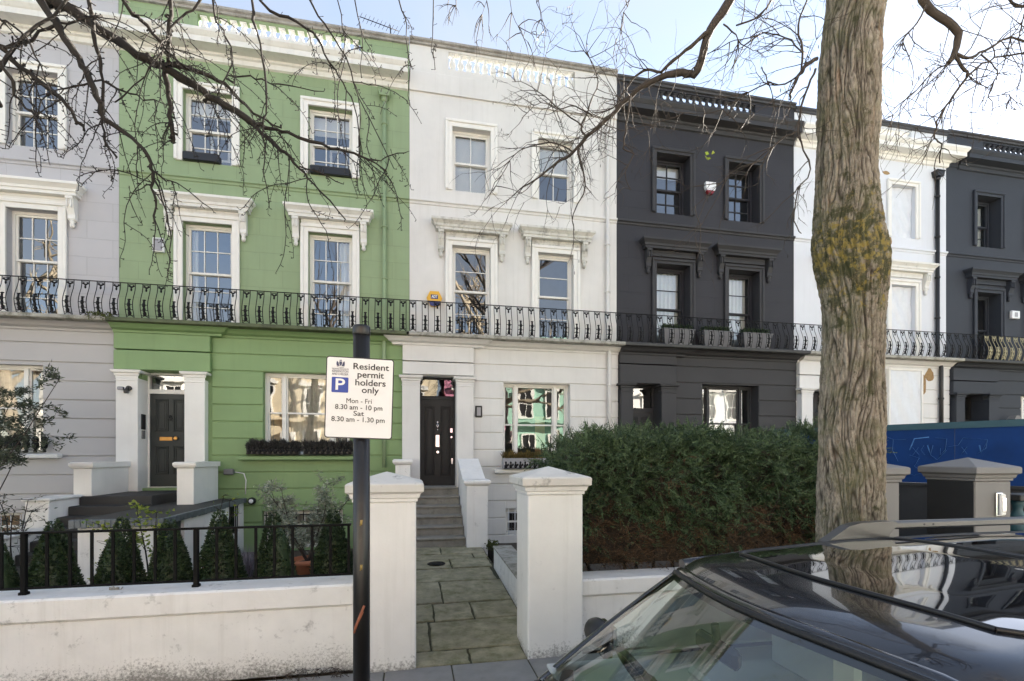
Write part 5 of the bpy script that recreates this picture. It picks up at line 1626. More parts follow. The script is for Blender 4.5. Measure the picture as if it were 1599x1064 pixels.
# the shaded inside of the hedge: a mass of old brown growth
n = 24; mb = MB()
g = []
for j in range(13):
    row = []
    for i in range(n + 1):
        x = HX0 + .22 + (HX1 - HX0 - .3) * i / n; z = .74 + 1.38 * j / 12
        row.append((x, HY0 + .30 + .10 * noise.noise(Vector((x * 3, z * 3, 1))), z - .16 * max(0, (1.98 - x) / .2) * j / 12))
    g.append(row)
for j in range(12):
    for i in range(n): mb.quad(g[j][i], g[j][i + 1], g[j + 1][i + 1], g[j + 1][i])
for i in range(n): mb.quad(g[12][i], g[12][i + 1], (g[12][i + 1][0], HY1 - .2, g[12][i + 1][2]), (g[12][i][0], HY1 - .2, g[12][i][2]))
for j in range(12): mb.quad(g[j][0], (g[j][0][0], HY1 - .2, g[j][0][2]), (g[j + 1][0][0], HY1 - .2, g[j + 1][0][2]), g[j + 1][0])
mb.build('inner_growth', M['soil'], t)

# ---------------------------------------------------------------- parking sign
pc = P(565, 713, 2.8); PX, PY = pc.x, pc.y
t = thing('sign_post', (PX, PY, 0), 'dark grey steel post carrying the resident parking sign', 'sign post')
mb = MB(); mb.tube([(PX, PY, -.05), (PX, PY, 2.70)], .0465, 20); mb.build('pole', M['pole'], t)
mb = MB(); mb.lathe((PX, PY, 2.685), [(.0468, 0), (.0495, .004), (.0495, .045), (.047, .054), (.0, .056)], 20); mb.build('cap', M['pole'], t)
mk = MB()
for (y0, y1, w) in ((947, 985, .0045), (956, 990, .004)):
    pts = []
    for i in range(8):
        f = i / 7; an = -1.57 - .75 + 1.15 * f - .15 * (y0 > 950)
        z = CAMZ + 2.75 * (713 - (y1 + (y0 - y1) * f)) / 770
        pts.append((PX + math.cos(an) * .0468, PY + math.sin(an) * .0468, z))
    mk.tube(pts, w * 1.8, 5)
mk.build('paint_mark', M['rust'], t)
st = MB()
for zz in (CAMZ - 2.75 * (817 - 713) / 770, CAMZ - 2.75 * (887 - 713) / 770):
    for i in range(3):
        an = -1.57 + .05 + i * .09 - .1
        st.tube([(PX + math.cos(an) * .0468, PY + math.sin(an) * .0468, zz - .018 + .004 * i), (PX + math.cos(an + .05) * .0468, PY + math.sin(an + .05) * .0468, zz + .016)], .0022, 4)
    st.tube([(PX + math.cos(-1.66) * .0472, PY + math.sin(-1.66) * .0472, zz), (PX + math.cos(-1.45) * .0472, PY + math.sin(-1.45) * .0472, zz + .003)], .0022, 4)
st.build('sticker_residue', M['gold'], t)
SPX = 2.745 / 770
sg = thing('parking_sign', (PX, PY - .055, 2.33), 'white resident permit parking sign with a blue P fixed to the post', 'sign')
cs = P(562, 622, 2.745)
sg.location = (cs.x, cs.y, cs.z); sg.rotation_euler = (0, math.radians(1.6), math.radians(-1.0))
W_, H_ = 51 * SPX, 63.2 * SPX
def rrect(w, h, r, n=5):
    pts = []
    for cx, cy, a0 in ((w - r, h - r, 0), (-w + r, h - r, 90), (-w + r, -h + r, 180), (w - r, -h + r, 270)):
        for i in range(n + 1):
            an = math.radians(a0 + 90 * i / n); pts.append((cx + r * math.cos(an), cy + r * math.sin(an)))
    return pts[::-1]
def on_sign(mb, name, mat):
    o = bpy.data.objects.new(name, mb.mesh(name, mat)); COL.objects.link(o); o.parent = sg; return o
mb = MB(); mb.prism(rrect(W_, H_, .016), -.0, .004); on_sign(mb, 'back_plate', M['ink'])
mb = MB(); mb.prism(rrect(W_ - .0055, H_ - .0055, .012), -.0015, .003); on_sign(mb, 'face', M['signwhite'])
mb = MB(); mb.box(-.05, .05, .004, .012, .10, .13); mb.box(-.05, .05, .004, .012, -.13, -.10); on_sign(mb, 'clips', M['chrome'])
def sx(px): return (px - 562) * SPX
def sz(py): return -(py - 622) * SPX
def letter(txt, cx, cy, w, h, mat='ink', bold=.0, sub=None):
    me = text_mesh(txt, w * SPX, h * SPX * 1.42, bold)
    me.materials.append(M[mat])
    o = bpy.data.objects.new('lettering', me); COL.objects.link(o); o.parent = sg
    o.location = (sx(cx), -.0025 - (0.001 if sub else 0), sz(cy)); o.rotation_euler = (math.radians(90), 0, 0)
letter('Resident', 578.5, 573, 54, 9.6, bold=.0006); letter('permit', 578, 585.5, 40, 9.6, bold=.0006); letter('holders', 578, 598, 46, 9.6, bold=.0006); letter('only', 578, 609.5, 26, 9.6, bold=.0006)
letter('Mon - Fri', 561.5, 627, 38, 7.6); letter('8.30 am - 10 pm', 561.5, 637, 71, 7.6, bold=.0003); letter('Sat', 561.5, 646.5, 16, 7.6, bold=.0003); letter('8.30 am - 1.30 pm', 561, 656, 80, 7.6, bold=.0003)
mb = MB(); pts = rrect(12.4 * SPX, 11.8 * SPX, .005); mb.prism([(a + sx(532.3), b + sz(602.8)) for a, b in pts], -.0032, -.0016); on_sign(mb, 'parking_panel', M['signblue'])
letter('P', 532.8, 603, 14, 17.5, 'signwhite', .0012, True)
letter('THE ROYAL BOROUGH OF', 532, 578.3, 25, 2.2, 'crest'); letter('KENSINGTON', 532, 582, 24, 3.4, 'crest'); letter('AND CHELSEA', 532, 586.3, 24, 3.4, 'crest')
mb = MB()
def cpt(x, y): return (sx(x), sz(y))
mb.prism([cpt(x, y) for x, y in ((530.4, 566.5), (534.4, 566.5), (534.4, 570.5), (532.4, 574), (530.4, 570.5))], -.0030, -.0016)
for s in (-1, 1):
    f = [(1.2, 573.8), (5.6, 573.6), (6.3, 570), (5.8, 566.8), (4.9, 565.8), (4.2, 567.3), (3.2, 568), (2.6, 571)]
    mb.prism([cpt(532.4 + s * a, b) for a, b in (f if s > 0 else f[::-1])], -.0028, -.0016)
mb.prism([cpt(x, y) for x, y in ((530.6, 565.6), (531.2, 563.6), (532.4, 564.6), (533.6, 563.6), (534.2, 565.6))], -.0028, -.0016)
mb.tube([(sx(527), -.002, sz(574.8)), (sx(532.4), -.002, sz(575.9)), (sx(537.8), -.002, sz(574.8))], .0012, 4)
on_sign(mb, 'crest', M['crest'])
# ---------------------------------------------------------------- the street tree
def bark_material():
    m, nt, out = new_mat('furrowed_bark')
    b = nt.nodes.new("ShaderNodeBsdfPrincipled"); nt.links.new(b.outputs[0], out.inputs[0])
    p = pos(nt)
    at = nt.nodes.new("ShaderNodeAttribute"); at.attribute_name = 'ridge'
    fine = noise_n(nt, scaled(nt, p, (48, 48, 11)), 1.0, 8, .75)
    big = noise_n(nt, p, 3.2, 5, .6)
    c = mixc(nt, ramp(nt, big, .3, .7), (.205, .175, .135), (.30, .26, .205))
    c = mixc(nt, ramp(nt, fine, .42, .72), c, (.47, .42, .345))
    c = mixc(nt, ramp(nt, at.outputs['Fac'], .05, .62, 1, 0), c, (.042, .034, .027))
    c = mixc(nt, ramp(nt, fine, .46, .30, 0, .85), c, (.05, .042, .034))
    warm = noise_n(nt, scaled(nt, p, (9, 9, 1.6)), 1.0, 4, .6)
    c = mixc(nt, ramp(nt, warm, .58, .74, 0, .55), c, (.36, .22, .125))
    grn = noise_n(nt, p, 5.0, 8, .7)
    sx = nt.nodes.new("ShaderNodeSeparateXYZ"); nt.links.new(p, sx.inputs[0])
    left = ramp(nt, sx.outputs[0], 3.05, 3.75, .10, -.03)
    c = mixc(nt, ramp(nt, mth(nt, 'ADD', grn, left), .54, .72, 0, .6), c, (.115, .125, .055))
    pale = noise_n(nt, p, 26, 7, .7)
    right = ramp(nt, sx.outputs[0], 3.30, 3.62, -.12, .04)
    c = mixc(nt, ramp(nt, mth(nt, 'ADD', pale, right), .60, .70, 0, .7), c, (.36, .37, .30))
    # yellow lichen: a belt at about 3.7 m and scattered spots
    z = sx.outputs[2]
    belt = mth(nt, 'SUBTRACT', 1.0, mth(nt, 'MULTIPLY', mth(nt, 'ABSOLUTE', mth(nt, 'SUBTRACT', z, 3.55)), 1.45))
    belt = mth(nt, 'MAXIMUM', belt, 0.0)
    l1 = noise_n(nt, p, 17, 8, .74)
    lk = ramp(nt, mth(nt, 'ADD', l1, mth(nt, 'MULTIPLY', belt, .17)), .63, .73, 0, .85)
    lc = mixc(nt, noise_n(nt, p, 40, 3, .6), (.17, .135, .025), (.42, .32, .08))
    c = mixc(nt, lk, c, lc)
    mk = ramp(nt, mth(nt, 'ADD', noise_n(nt, p, 9, 6, .7), mth(nt, 'MULTIPLY', belt, .20)), .58, .68, 0, .85)
    c = mixc(nt, mth(nt, 'MULTIPLY', mk, mth(nt, 'SUBTRACT', 1.0, lk)), c, (.05, .055, .022))
    nt.links.new(c, b.inputs['Base Color'])
    b.inputs['Roughness'].default_value = .9; b.inputs['Specular IOR Level'].default_value = .2
    bp = nt.nodes.new("ShaderNodeBump"); bp.inputs['Strength'].default_value = 1.0; bp.inputs['Distance'].default_value = .012
    nt.links.new(fine, bp.inputs['Height']); nt.links.new(bp.outputs[0], b.inputs['Normal'])
    return m
M['bark'] = bark_material()

TK = 3.8
tr = P(1330, 1064, TK); TX, TY = tr.x, tr.y
tree = thing('street_tree', (TX, TY, 0), 'large bare street tree with furrowed lichened trunk at the kerb', 'tree')
edges = [(-330, 1310, 1402), (-180, 1302, 1396), (-60, 1294, 1392), (0, 1290, 1388), (33, 1285, 1383), (66, 1281, 1377), (101, 1276, 1377), (142, 1275, 1375), (183, 1274, 1376), (228, 1273, 1371), (269, 1272, 1370), (300, 1269, 1372.5),
         (339, 1267, 1377), (382, 1265.5, 1384), (407, 1269, 1388), (440, 1276, 1387), (466, 1281, 1385), (504, 1283, 1383), (551, 1281, 1384), (614, 1278.5, 1383.5), (678, 1276, 1382.5), (754, 1273.5, 1381.5), (815, 1273, 1384), (870, 1270, 1389),
         (950, 1266, 1394), (1030, 1258, 1403), (1085, 1244, 1420), (1120, 1225, 1440)]
prof = []
for y, a, b in edges:
    c = P((a + b) / 2, y, TK)
    al = math.atan(((a + b) / 2 - 800) / 770)
    prof.append((c.z, c.x, c.y, (b - a) / 2 * TK * math.cos(al) / 770))
prof.sort()
pzv = np.array([p[0] for p in prof]); pxv = np.array([p[1] for p in prof]); pyv = np.array([p[2] for p in prof]); prv = np.array([p[3] for p in prof])
NA, NZ = 300, 760
zz = np.linspace(-.03, pzv[-1], NZ)
cx_ = np.interp(zz, pzv, pxv); cy_ = np.interp(zz, pzv, pyv); rr_ = np.interp(zz, pzv, prv)
k_ = np.ones(9) / 9
sm1 = lambda a: np.convolve(np.pad(a, 4, mode='edge'), k_, mode='valid')
cx_, cy_, rr_ = sm1(cx_), sm1(cy_), sm1(rr_)
V = np.zeros((NZ, NA, 3)); RID = np.zeros((NZ, NA))
nz3 = noise.noise
for i in range(NZ):
    z = zz[i]
    for j in range(NA):
        a = 2 * math.pi * j / NA
        ca, sa = math.cos(a), math.sin(a)
        wx = .35 * nz3(Vector((ca * 1.3, sa * 1.3, z * 1.1)))
        w2 = .12 * nz3(Vector((ca * 4, sa * 4, z * 3.5 + 9)))
        th_ = a + wx + w2
        q = Vector((math.cos(th_) * 6.2, math.sin(th_) * 6.2, z * 2.1))
        r1 = 1 - min(1.0, abs(nz3(q)) * 3.0)
        q2 = Vector((math.cos(th_) * 15, math.sin(th_) * 15, z * 4.5 + 5))
        r2 = 1 - min(1.0, abs(nz3(q2)) * 2.6)
        n3 = nz3(Vector((ca * 9, sa * 9, z * 22))) + .8 * nz3(Vector((ca * 26, sa * 26, z * 40)))
        lump = nz3(Vector((ca * 1.2, sa * 1.2, z * 1.3 + 20)))
        r3 = 1 - min(1.0, abs(nz3(Vector((math.cos(th_) * 8, math.sin(th_) * 8, z * 9 + 31)))) * 3.5)
        fur = max(r1 ** 1.6, .85 * r2 ** 1.8, .6 * r3 ** 3)          # 1 in a furrow
        RID[i, j] = 1 - fur
        h = .019 * (1 - fur) - .015 + .0045 * n3 + .012 * lump
        R = rr_[i] + h
        V[i, j] = (cx_[i] + ca * R, cy_[i] + sa * R, z)
# the old wound in the bark
ii = np.arange(NZ * NA).reshape(NZ, NA)
Fq = np.stack([ii[:-1, :], np.roll(ii, -1, 1)[:-1, :], np.roll(ii, -1, 1)[1:, :], ii[1:, :]], -1).reshape(-1, 4)
VV = V.reshape(-1, 3)
wc = P(1357, 590, TK); wd = Vector((wc.x, wc.y))
dzw = VV[:, 2] - wc.z; dirx = CT; diry = -ST
lat = (VV[:, 0] - wc.x) * CT + (VV[:, 1] - wc.y) * -ST
front = ((VV[:, 0] - np.interp(VV[:, 2], zz, cx_)) * (-TX) + (VV[:, 1] - np.interp(VV[:, 2], zz, cy_)) * (-TY)) > 0
g = np.exp(-((lat - .12 * dzw) / .022) ** 2 - (dzw / .16) ** 2) * front
cen = np.stack([np.interp(VV[:, 2], zz, cx_), np.interp(VV[:, 2], zz, cy_)], 1)
VV[:, :2] = cen + (VV[:, :2] - cen) * (1 - .22 * g)[:, None]
RID = RID.reshape(-1) * (1 - np.clip(g * 1.3, 0, 1))
base = np.array((TX, TY, 0.0))
me = np_mesh('trunk', VV - base, Fq, M['bark'], True)
atr = me.attributes.new('ridge', 'FLOAT', 'POINT'); atr.data.foreach_set('value', RID.astype(np.float32))
o = bpy.data.objects.new('trunk', me); COL.objects.link(o); o.parent = tree

def path_px(pts, k0, k1):
    """a limb surveyed point by point, its distance running from k0 to k1"""
    n = len(pts)
    return [P(x, y, k0 + (k1 - k0) * i / (n - 1)) for i, (x, y) in enumerate(pts)]

def smooth_path(pts, sub=3, jit=.0, rng=RNG):
    out = []
    n = len(pts)
    for i in range(n - 1):
        p0, p1, p2, p3 = pts[max(i - 1, 0)], pts[i], pts[i + 1], pts[min(i + 2, n - 1)]
        for s in range(sub):
            t = s / sub
            q = .5 * ((2 * p1) + (p2 - p0) * t + (2 * p0 - 5 * p1 + 4 * p2 - p3) * t * t + (3 * p1 - p0 - 3 * p2 + p3) * t ** 3)
            if jit and (i or s): q = q + Vector((rng.gauss(0, jit), rng.gauss(0, jit), rng.gauss(0, jit)))
            out.append(q)
    out.append(pts[-1])
    return out

def limb(parent, pts, r0, r1, mat, name='branch', n=7, knob=.12, jit=.004, sub=3, rng=RNG):
    sp = smooth_path(pts, sub, jit, rng)
    m = len(sp)
    rad = [(r0 + (r1 - r0) * i / (m - 1)) * (1 + rng.uniform(-knob, knob)) for i in range(m)]
    mb = MB(); mb.tube(sp, rad, n); mb.build(name, mat, parent)
    return sp

def spurred(mb, pts, r0, r1, rng, spur=.03, every=2):
    """a twig with short knobbly spurs, as on old fruit wood"""
    m = len(pts)
    mb.tube(pts, [r0 + (r1 - r0) * i / (m - 1) for i in range(m)], 4, False)
    for i in range(1, m, every):
        t = (pts[i] - pts[i - 1]).normalized()
        s = t.orthogonal().normalized(); s.rotate(Matrix.Rotation(rng.uniform(0, 6.28), 3, t))
        d = (s + t * rng.uniform(-.2, .6)).normalized()
        L = spur * rng.uniform(.4, 1.3); r = max(r1, .0016)
        tip = pts[i] + d * L
        mb.tube([pts[i], pts[i] + d * L * .6, tip], [r * 1.1, r * .95, r * 1.5], 4, True)
        if rng.random() < .3:
            e = (d + Vector((rng.gauss(0, .7), rng.gauss(0, .7), rng.gauss(0, .7)))).normalized()
            mb.tube([pts[i] + d * L * .5, pts[i] + d * L * .5 + e * L * .7], [r * .9, r * 1.3], 4, True)

# limbs of the street tree seen against the sky and the fronts
rng = random.Random(3)
tw_ = MB(); pods = MB()
RB = 'bark_fine'
def fine_twigs(sp, count, Lr, r, droop, depth=2, lo=.15):
    for _ in range(count):
        i = int(len(sp) * rng.uniform(lo, .99)); i = min(max(i, 1), len(sp) - 1)
        t = (sp[i] - sp[i - 1]).normalized()
        d = (t * rng.uniform(.2, 1) + Vector((rng.gauss(0, .7), rng.gauss(0, .45), rng.gauss(-.05, .7)))).normalized()
        L = rng.uniform(*Lr)
        q = wander(sp[i], d, L, 7, .16, droop, rng)
        tw_.tube(q, [r * (1 - .8 * j / 7) for j in range(8)], 4, False)
        if depth > 0: fine_twigs(q, rng.choice((1, 2, 3)), (L * .3, L * .65), r * .6, droop, depth - 1, .25)
        elif rng.random() < .12:
            c = q[-1]; pods.blob((c.x, c.y, c.z - .015), (.003, .003, .016), 5, 4)
def limb_t(px, k0, k1, r0, r1, twigs=0, Lr=(.3, .8), droop=.05, dep=2, lo=.15, rr=.0045):
    sp = limb(tree, path_px(px, k0, k1), r0, r1, M[RB], n=8, rng=rng)
    if twigs: fine_twigs(sp, twigs, Lr, rr, droop, dep, lo)
    return sp
S1 = limb_t([(1300, -250), (1235, -190), (1175, -80), (1141, 0), (1108, 48), (1097, 89), (1086, 116), (1066, 114), (1028, 123), (1003, 137), (978, 157), (962, 173), (940, 195), (917, 214), (894, 239), (866, 258), (838, 280), (812, 296)], 3.8, 4.6, .042, .006, 40, (.25, .7), .02, 2, .55)
limb_t([(1108, 48), (1080, 72), (1052, 95), (1033, 113), (1012, 108), (994, 118), (975, 142), (958, 170), (925, 175)], 3.95, 4.5, .016, .004, 14, (.25, .6), .0, 2)
limb_t([(917, 214), (908, 200), (916, 180), (924, 155), (934, 130), (926, 100), (912, 80)], 4.4, 4.5, .010, .003, 14, (.2, .5), .0)
limb_t([(908, 196), (880, 175), (850, 150), (822, 130), (800, 128)], 4.4, 4.7, .007, .002, 12, (.2, .5), .0)
limb_t([(925, 180), (900, 165), (870, 170), (845, 160), (815, 185)], 4.4, 4.7, .007, .002, 10, (.2, .5), .0)
limb_t([(985, 150), (980, 185), (976, 215), (974, 232), (990, 240), (978, 270), (985, 296)], 4.1, 4.3, .009, .003, 5, (.15, .4), .1, 1)
limb_t([(903, 232), (908, 260), (915, 290), (896, 335), (897, 360)], 4.4, 4.5, .010, .003, 8, (.15, .45), .05)
limb_t([(895, 238), (870, 225), (838, 225), (812, 235), (790, 262), (770, 300)], 4.5, 4.8, .008, .002, 14, (.2, .5), .05)
limb_t([(1110, 55), (1098, 80), (1092, 100), (1066, 124)], 3.9, 4.1, .008, .004)
S2 = limb_t([(1385, -230), (1420, -120), (1443, 0), (1469, 28), (1497, 51), (1492, 84), (1481, 99)], 3.8, 3.9, .036, .020, 6, (.3, .7), .0)
limb_t([(1493, 84), (1510, 92), (1530, 84), (1555, 70), (1580, 58), (1612, 66)], 3.9, 4.1, .012, .006, 18, (.3, .8), .0)
limb_t([(1490, 88), (1508, 110), (1510, 122), (1492, 145), (1478, 165), (1464, 190), (1459, 215), (1470, 225), (1468, 255)], 3.9, 4.0, .012, .004, 16, (.25, .7), .03)
limb_t([(1510, 118), (1535, 100), (1565, 88), (1605, 86)], 3.9, 4.1, .009, .004, 14, (.25, .7), .0)
limb_t([(1533, 86), (1550, 100), (1558, 118), (1545, 150), (1575, 147), (1580, 170)], 4.0, 4.2, .006, .002, 8, (.2, .5), .0)
limb_t([(1447, 8), (1435, 35), (1412, 58), (1414, 80)], 3.8, 3.9, .008, .003, 8, (.2, .6), .02)
limb_t([(1484, 98), (1455, 115), (1420, 152), (1395, 180)], 3.9, 4.2, .007, .002, 10, (.2, .6), .0)
limb_t([(1640, -40), (1598, 10), (1570, -5), (1530, -30)], 3.9, 4.0, .012, .008, 8, (.3, .7), .02)
limb_t([(1276, 92), (1262, 100), (1247, 120), (1236, 145), (1234, 156)], 3.72, 3.6, .016, .006, 4, (.2, .5), .0)
limb_t([(1274, 108), (1262, 135), (1253, 165), (1247, 195), (1250, 222), (1266, 265), (1246, 300), (1241, 345), (1252, 365)], 3.72, 3.6, .009, .003, 9, (.2, .6), .05)
limb_t([(1256, 108), (1248, 120), (1216, 134), (1200, 125), (1190, 105)], 3.66, 3.7, .007, .004, 6, (.2, .5), .0)
limb_t([(1252, 112), (1254, 80), (1247, 40), (1260, 0), (1268, -60)], 3.68, 3.9, .008, .006, 10, (.2, .6), .0)
limb_t([(1254, 82), (1235, 62), (1212, 55), (1195, 52), (1170, 60), (1140, 66)], 3.7, 4.0, .006, .003, 12, (.25, .7), .0)
limb_t([(1245, 205), (1218, 220), (1190, 250), (1155, 262), (1110, 300), (1080, 330)], 3.62, 3.9, .006, .002, 10, (.2, .6), .05)
limb_t([(1200, 130), (1170, 145), (1140, 165), (1100, 178), (1060, 175)], 3.7, 4.2, .005, .002, 12, (.2, .6), .0)
limb_t([(1150, 40), (1180, 28), (1205, 0), (1225, -50)], 3.9, 3.9, .006, .008, 10, (.25, .7), .03)
limb_t([(1130, 38), (1150, 55), (1162, 70), (1190, 50)], 3.9, 4.0, .006, .003, 8, (.2, .5), .0)
limb_t([(1000, -40), (985, 0), (972, 30), (964, 60)], 4.0, 4.0, .004, .0015, 6, (.15, .4), .2, 1)
limb_t([(835, -40), (840, 5), (848, 40), (850, 60)], 4.0, 4.0, .004, .0015, 7, (.15, .4), .2, 1)
limb_t([(790, -60), (800, 20), (815, 50), (826, 70)], 4.0, 4.0, .003, .001, 7, (.15, .4), .2, 1)
limb_t([(715, -40), (712, 10), (706, 40)], 4.0, 4.0, .003, .001, 6, (.15, .3), .3, 1)
limb_t([(772, -40), (760, 0), (752, 30)], 4.0, 4.0, .003, .001, 6, (.15, .3), .3, 1)
o = tw_.build('fine_twigs', M[RB], tree); o['kind'] = 'stuff'
o = pods.build('seed_pods', M['bark_twig'], tree); o['kind'] = 'stuff'

# ---------------------------------------------------------------- the knobbly tree whose branches hang in at the upper left
rng = random.Random(17)
LT = Vector((-3.9, 3.6, 0))
lt = thing('overhanging_tree', LT, 'bare tree with dark knobbly branches hanging across the green and lavender fronts', 'tree')
limb(lt, [LT + Vector((0, 0, -.05)), LT + Vector((.02, 0, 1.2)), LT + Vector((-.03, -.05, 2.4)), LT + Vector((.1, -.1, 3.8)), LT + Vector((.25, -.2, 5.9))], .17, .11, M['bark'], 'trunk', 14, .06, .01, 4, rng)
top = LT + Vector((.25, -.2, 5.85))
sp_ = MB()
BK = M['bark_twig']
def limb_l(px, k0, k1, r0, r1, start=None, tw=6, L=(.25, .7), down=.12, rr=.0033):
    pts = path_px(px, k0, k1)
    if start is not None:
        e = pts[0] + (pts[0] - pts[1]).normalized() * .45 + Vector((0, 0, .35)); pts = [start, start.lerp(e, .6) + Vector((0, 0, .15)), e] + pts
    r0 *= .85; r1 *= .8
    sp = limb(lt, pts, r0, r1, BK, n=8, knob=.18, jit=.005, rng=rng)
    spurred(sp_, sp[2:], r1 * .6, r1 * .6, rng, .028, 1)
    vis = len(sp) * (.2 if start is None else .45)
    for _ in range(int(tw * .75)):
        i = min(int(rng.uniform(vis, len(sp) - 1)), len(sp) - 2); i = max(i, 1)
        t = (sp[i + 1] - sp[i]).normalized()
        d = (t * .5 + Vector((rng.gauss(0, .6), rng.gauss(0, .35), rng.gauss(-.35, .5)))).normalized()
        q = wander(sp[i], d, rng.uniform(*L), 12, .13, down, rng)
        spurred(sp_, q, rr, .0016, rng, .024, 1)
        if rng.random() < .5:
            j = rng.randint(3, 8); e = (q[j + 1] - q[j]).normalized() + Vector((rng.gauss(0, .6), rng.gauss(0, .4), rng.gauss(-.2, .5)))
            spurred(sp_, wander(q[j], e, rng.uniform(.12, .35), 8, .14, down, rng), rr * .6, .0014, rng, .02, 1)
    return sp
A = [(60, -12), (79, 0), (114, 18), (157, 46), (188, 66), (216, 84), (254, 104)]
limb_l(A + [(279, 119), (317, 142), (355, 165), (400, 197)], 2.7, 2.9, .042, .022, top, 12)
limb_l([(400, 196), (424, 202), (451, 208), (501, 226), (542, 237), (578, 251), (604, 268)], 2.9, 3.0, .015, .005, None, 8)
limb_l([(572, 248), (588, 250), (612, 243), (637, 237)], 3.0, 3.05, .006, .003, None, 2, (.1, .25))
limb_l([(402, 200), (430, 226), (451, 244), (456, 250), (476, 270), (501, 301), (540, 343)], 2.9, 2.95, .014, .005, None, 6)
limb_l([(468, 260), (500, 270), (537, 288)], 2.93, 3.0, .006, .003, None, 2, (.1, .2))
limb_l([(264, 101), (305, 109), (338, 124), (366, 147), (395, 175), (440, 200)], 2.84, 3.0, .018, .006, None, 8)
limb_l([(366, 130), (352, 122), (380, 118), (410, 126), (450, 135), (506, 143)], 2.9, 3.0, .008, .003, None, 3, (.1, .3))
limb_l([(261, 107), (266, 152), (269, 193), (270, 223)], 2.84, 2.84, .018, .012, None, 8, (.15, .4))
limb_l([(63, 0), (86, 33), (101, 61), (122, 91), (137, 119), (152, 152), (162, 183), (178, 195), (218, 223), (233, 254), (239, 270), (237, 290), (244, 313), (242, 346)], 2.5, 2.7, .026, .006, top, 14, (.2, .6))
limb_l([(239, 268), (260, 280), (279, 288), (332, 327)], 2.7, 2.75, .006, .003, None, 2, (.1, .2))
limb_l([(241, 280), (259, 331), (265, 372), (263, 422)], 2.7, 2.7, .006, .002, None, 2, (.1, .25))
limb_l([(236, 288), (216, 300), (203, 306), (214, 338), (223, 352)], 2.7, 2.7, .004, .002, None, 1, (.05, .15))
limb_l([(-30, 50), (0, 74), (30, 101), (69, 134), (101, 162), (130, 196)], 2.4, 2.5, .022, .010, top, 10, (.2, .55))
limb_l([(-20, 62), (38, 66), (76, 43), (122, 33), (160, 25)], 2.4, 2.6, .014, .006, top, 8)
limb_l([(137, 0), (145, 25), (152, 71), (157, 102), (160, 142), (162, 178), (165, 218), (183, 246)], 2.6, 2.7, .016, .006, top, 8, (.2, .5))
limb_l([(195, 0), (221, 30), (249, 63), (267, 86), (300, 110)], 2.6, 2.8, .016, .008, top, 10)
limb_l([(268, -5), (267, 40), (265, 84), (262, 104)], 2.8, 2.84, .016, .014, top, 8)
limb_l([(330, -20), (290, 20), (268, 45), (255, 80), (225, 120), (180, 160)], 2.8, 2.7, .010, .004, top, 8)
limb_l([(405, 0), (451, 28), (489, 53), (517, 99), (537, 129), (552, 165), (562, 216), (566, 245)], 2.9, 3.1, .012, .003, top, 9)
limb_l([(484, 0), (514, 46), (542, 91), (562, 152), (585, 203), (616, 264)], 3.0, 3.1, .010, .003, top, 8)
limb_l([(529, -5), (537, 46), (538, 89)], 3.0, 3.0, .007, .003, top, 5, (.1, .35))
limb_l([(552, -5), (565, 51), (565, 122)], 3.0, 3.0, .007, .003, top, 4, (.1, .35))
limb_l([(623, -5), (634, 38), (640, 102), (641, 165)], 3.1, 3.1, .007, .003, top, 4, (.1, .25))
limb_l([(677, -8), (675, 58), (680, 109)], 3.2, 3.2, .006, .003, top, 3, (.08, .2))
limb_l([(392, -10), (400, 46), (415, 109), (415, 178), (411, 213), (415, 269), (421, 325)], 2.8, 2.8, .012, .003, top, 7, (.12, .4))
limb_l([(330, -5), (345, 45), (360, 75), (362, 100), (340, 150)], 2.8, 2.85, .010, .004, top, 6, (.15, .45))
limb_l([(0, 95), (20, 130), (30, 160), (60, 180)], 2.3, 2.4, .010, .004, None, 6, (.2, .5))
limb_l([(-15, 12), (20, 40), (50, 72), (60, 110), (45, 150)], 2.4, 2.4, .010, .003, top, 9, (.2, .5))
limb_l([(0, 165), (-10, 120), (25, 70), (60, 40), (120, -10)], 2.3, 2.5, .012, .008, None, 6, (.2, .5))
limb_l([(165, 128), (195, 143), (225, 153), (270, 165)], 2.7, 2.75, .008, .003, None, 4, (.1, .3))
limb_l([(160, 125), (120, 135), (92, 140), (60, 150)], 2.65, 2.6, .006, .003, None, 4, (.1, .3))
o = sp_.build('spur_twigs', BK, lt); o['kind'] = 'stuff'

# a few last green leaves on the street tree
q = [P(1104, 246, 4.0), P(1108, 241, 4.0), P(1101, 243, 4.0), P(1112, 238, 4.0)]
V, Fc = leaf_arrays(np.array([tuple(p) for p in q]), NR.normal(size=(4, 3)), .035, .03)
cloud(tree, 'last_leaves', M['lime'], np.array([tuple(p) for p in q]), NR.normal(size=(4, 3)), .04, .03)

# the upper crowns, above the picture
def crown(parent, p, r, seed, k=5):
    g = random.Random(seed); mb = MB()
    def grow(p, d, L, r, lev):
        n = 5; pts = [Vector(p)]
        for i in range(n):
            d = (d + Vector((g.gauss(0, .1), g.gauss(0, .1), g.gauss(.03, .08)))).normalized()
            d.z = max(d.z, .12); pts.append(pts[-1] + d * (L / n))
        mb.tube(pts, [r * (1 - .45 * i / n) for i in range(n + 1)], 8 if lev < 2 else 4, False)
        if lev >= 4: return
        for _ in range(3):
            i = g.randint(2, n); t = (pts[i] - pts[i - 1]).normalized()
            grow(pts[i], (t * .9 + Vector((g.gauss(0, .5), g.gauss(0, .5), abs(g.gauss(.2, .3))))).normalized(), L * g.uniform(.55, .8), r * .55, lev + 1)
    for i in range(k):
        an = i * 6.28 / k + g.uniform(-.3, .3); grow(p, Vector((math.cos(an) * .5, math.sin(an) * .5, 1)).normalized(), g.uniform(1.9, 2.6), r * .62, 1)
    mb.build('upper_crown', M['bark_fine'], parent)
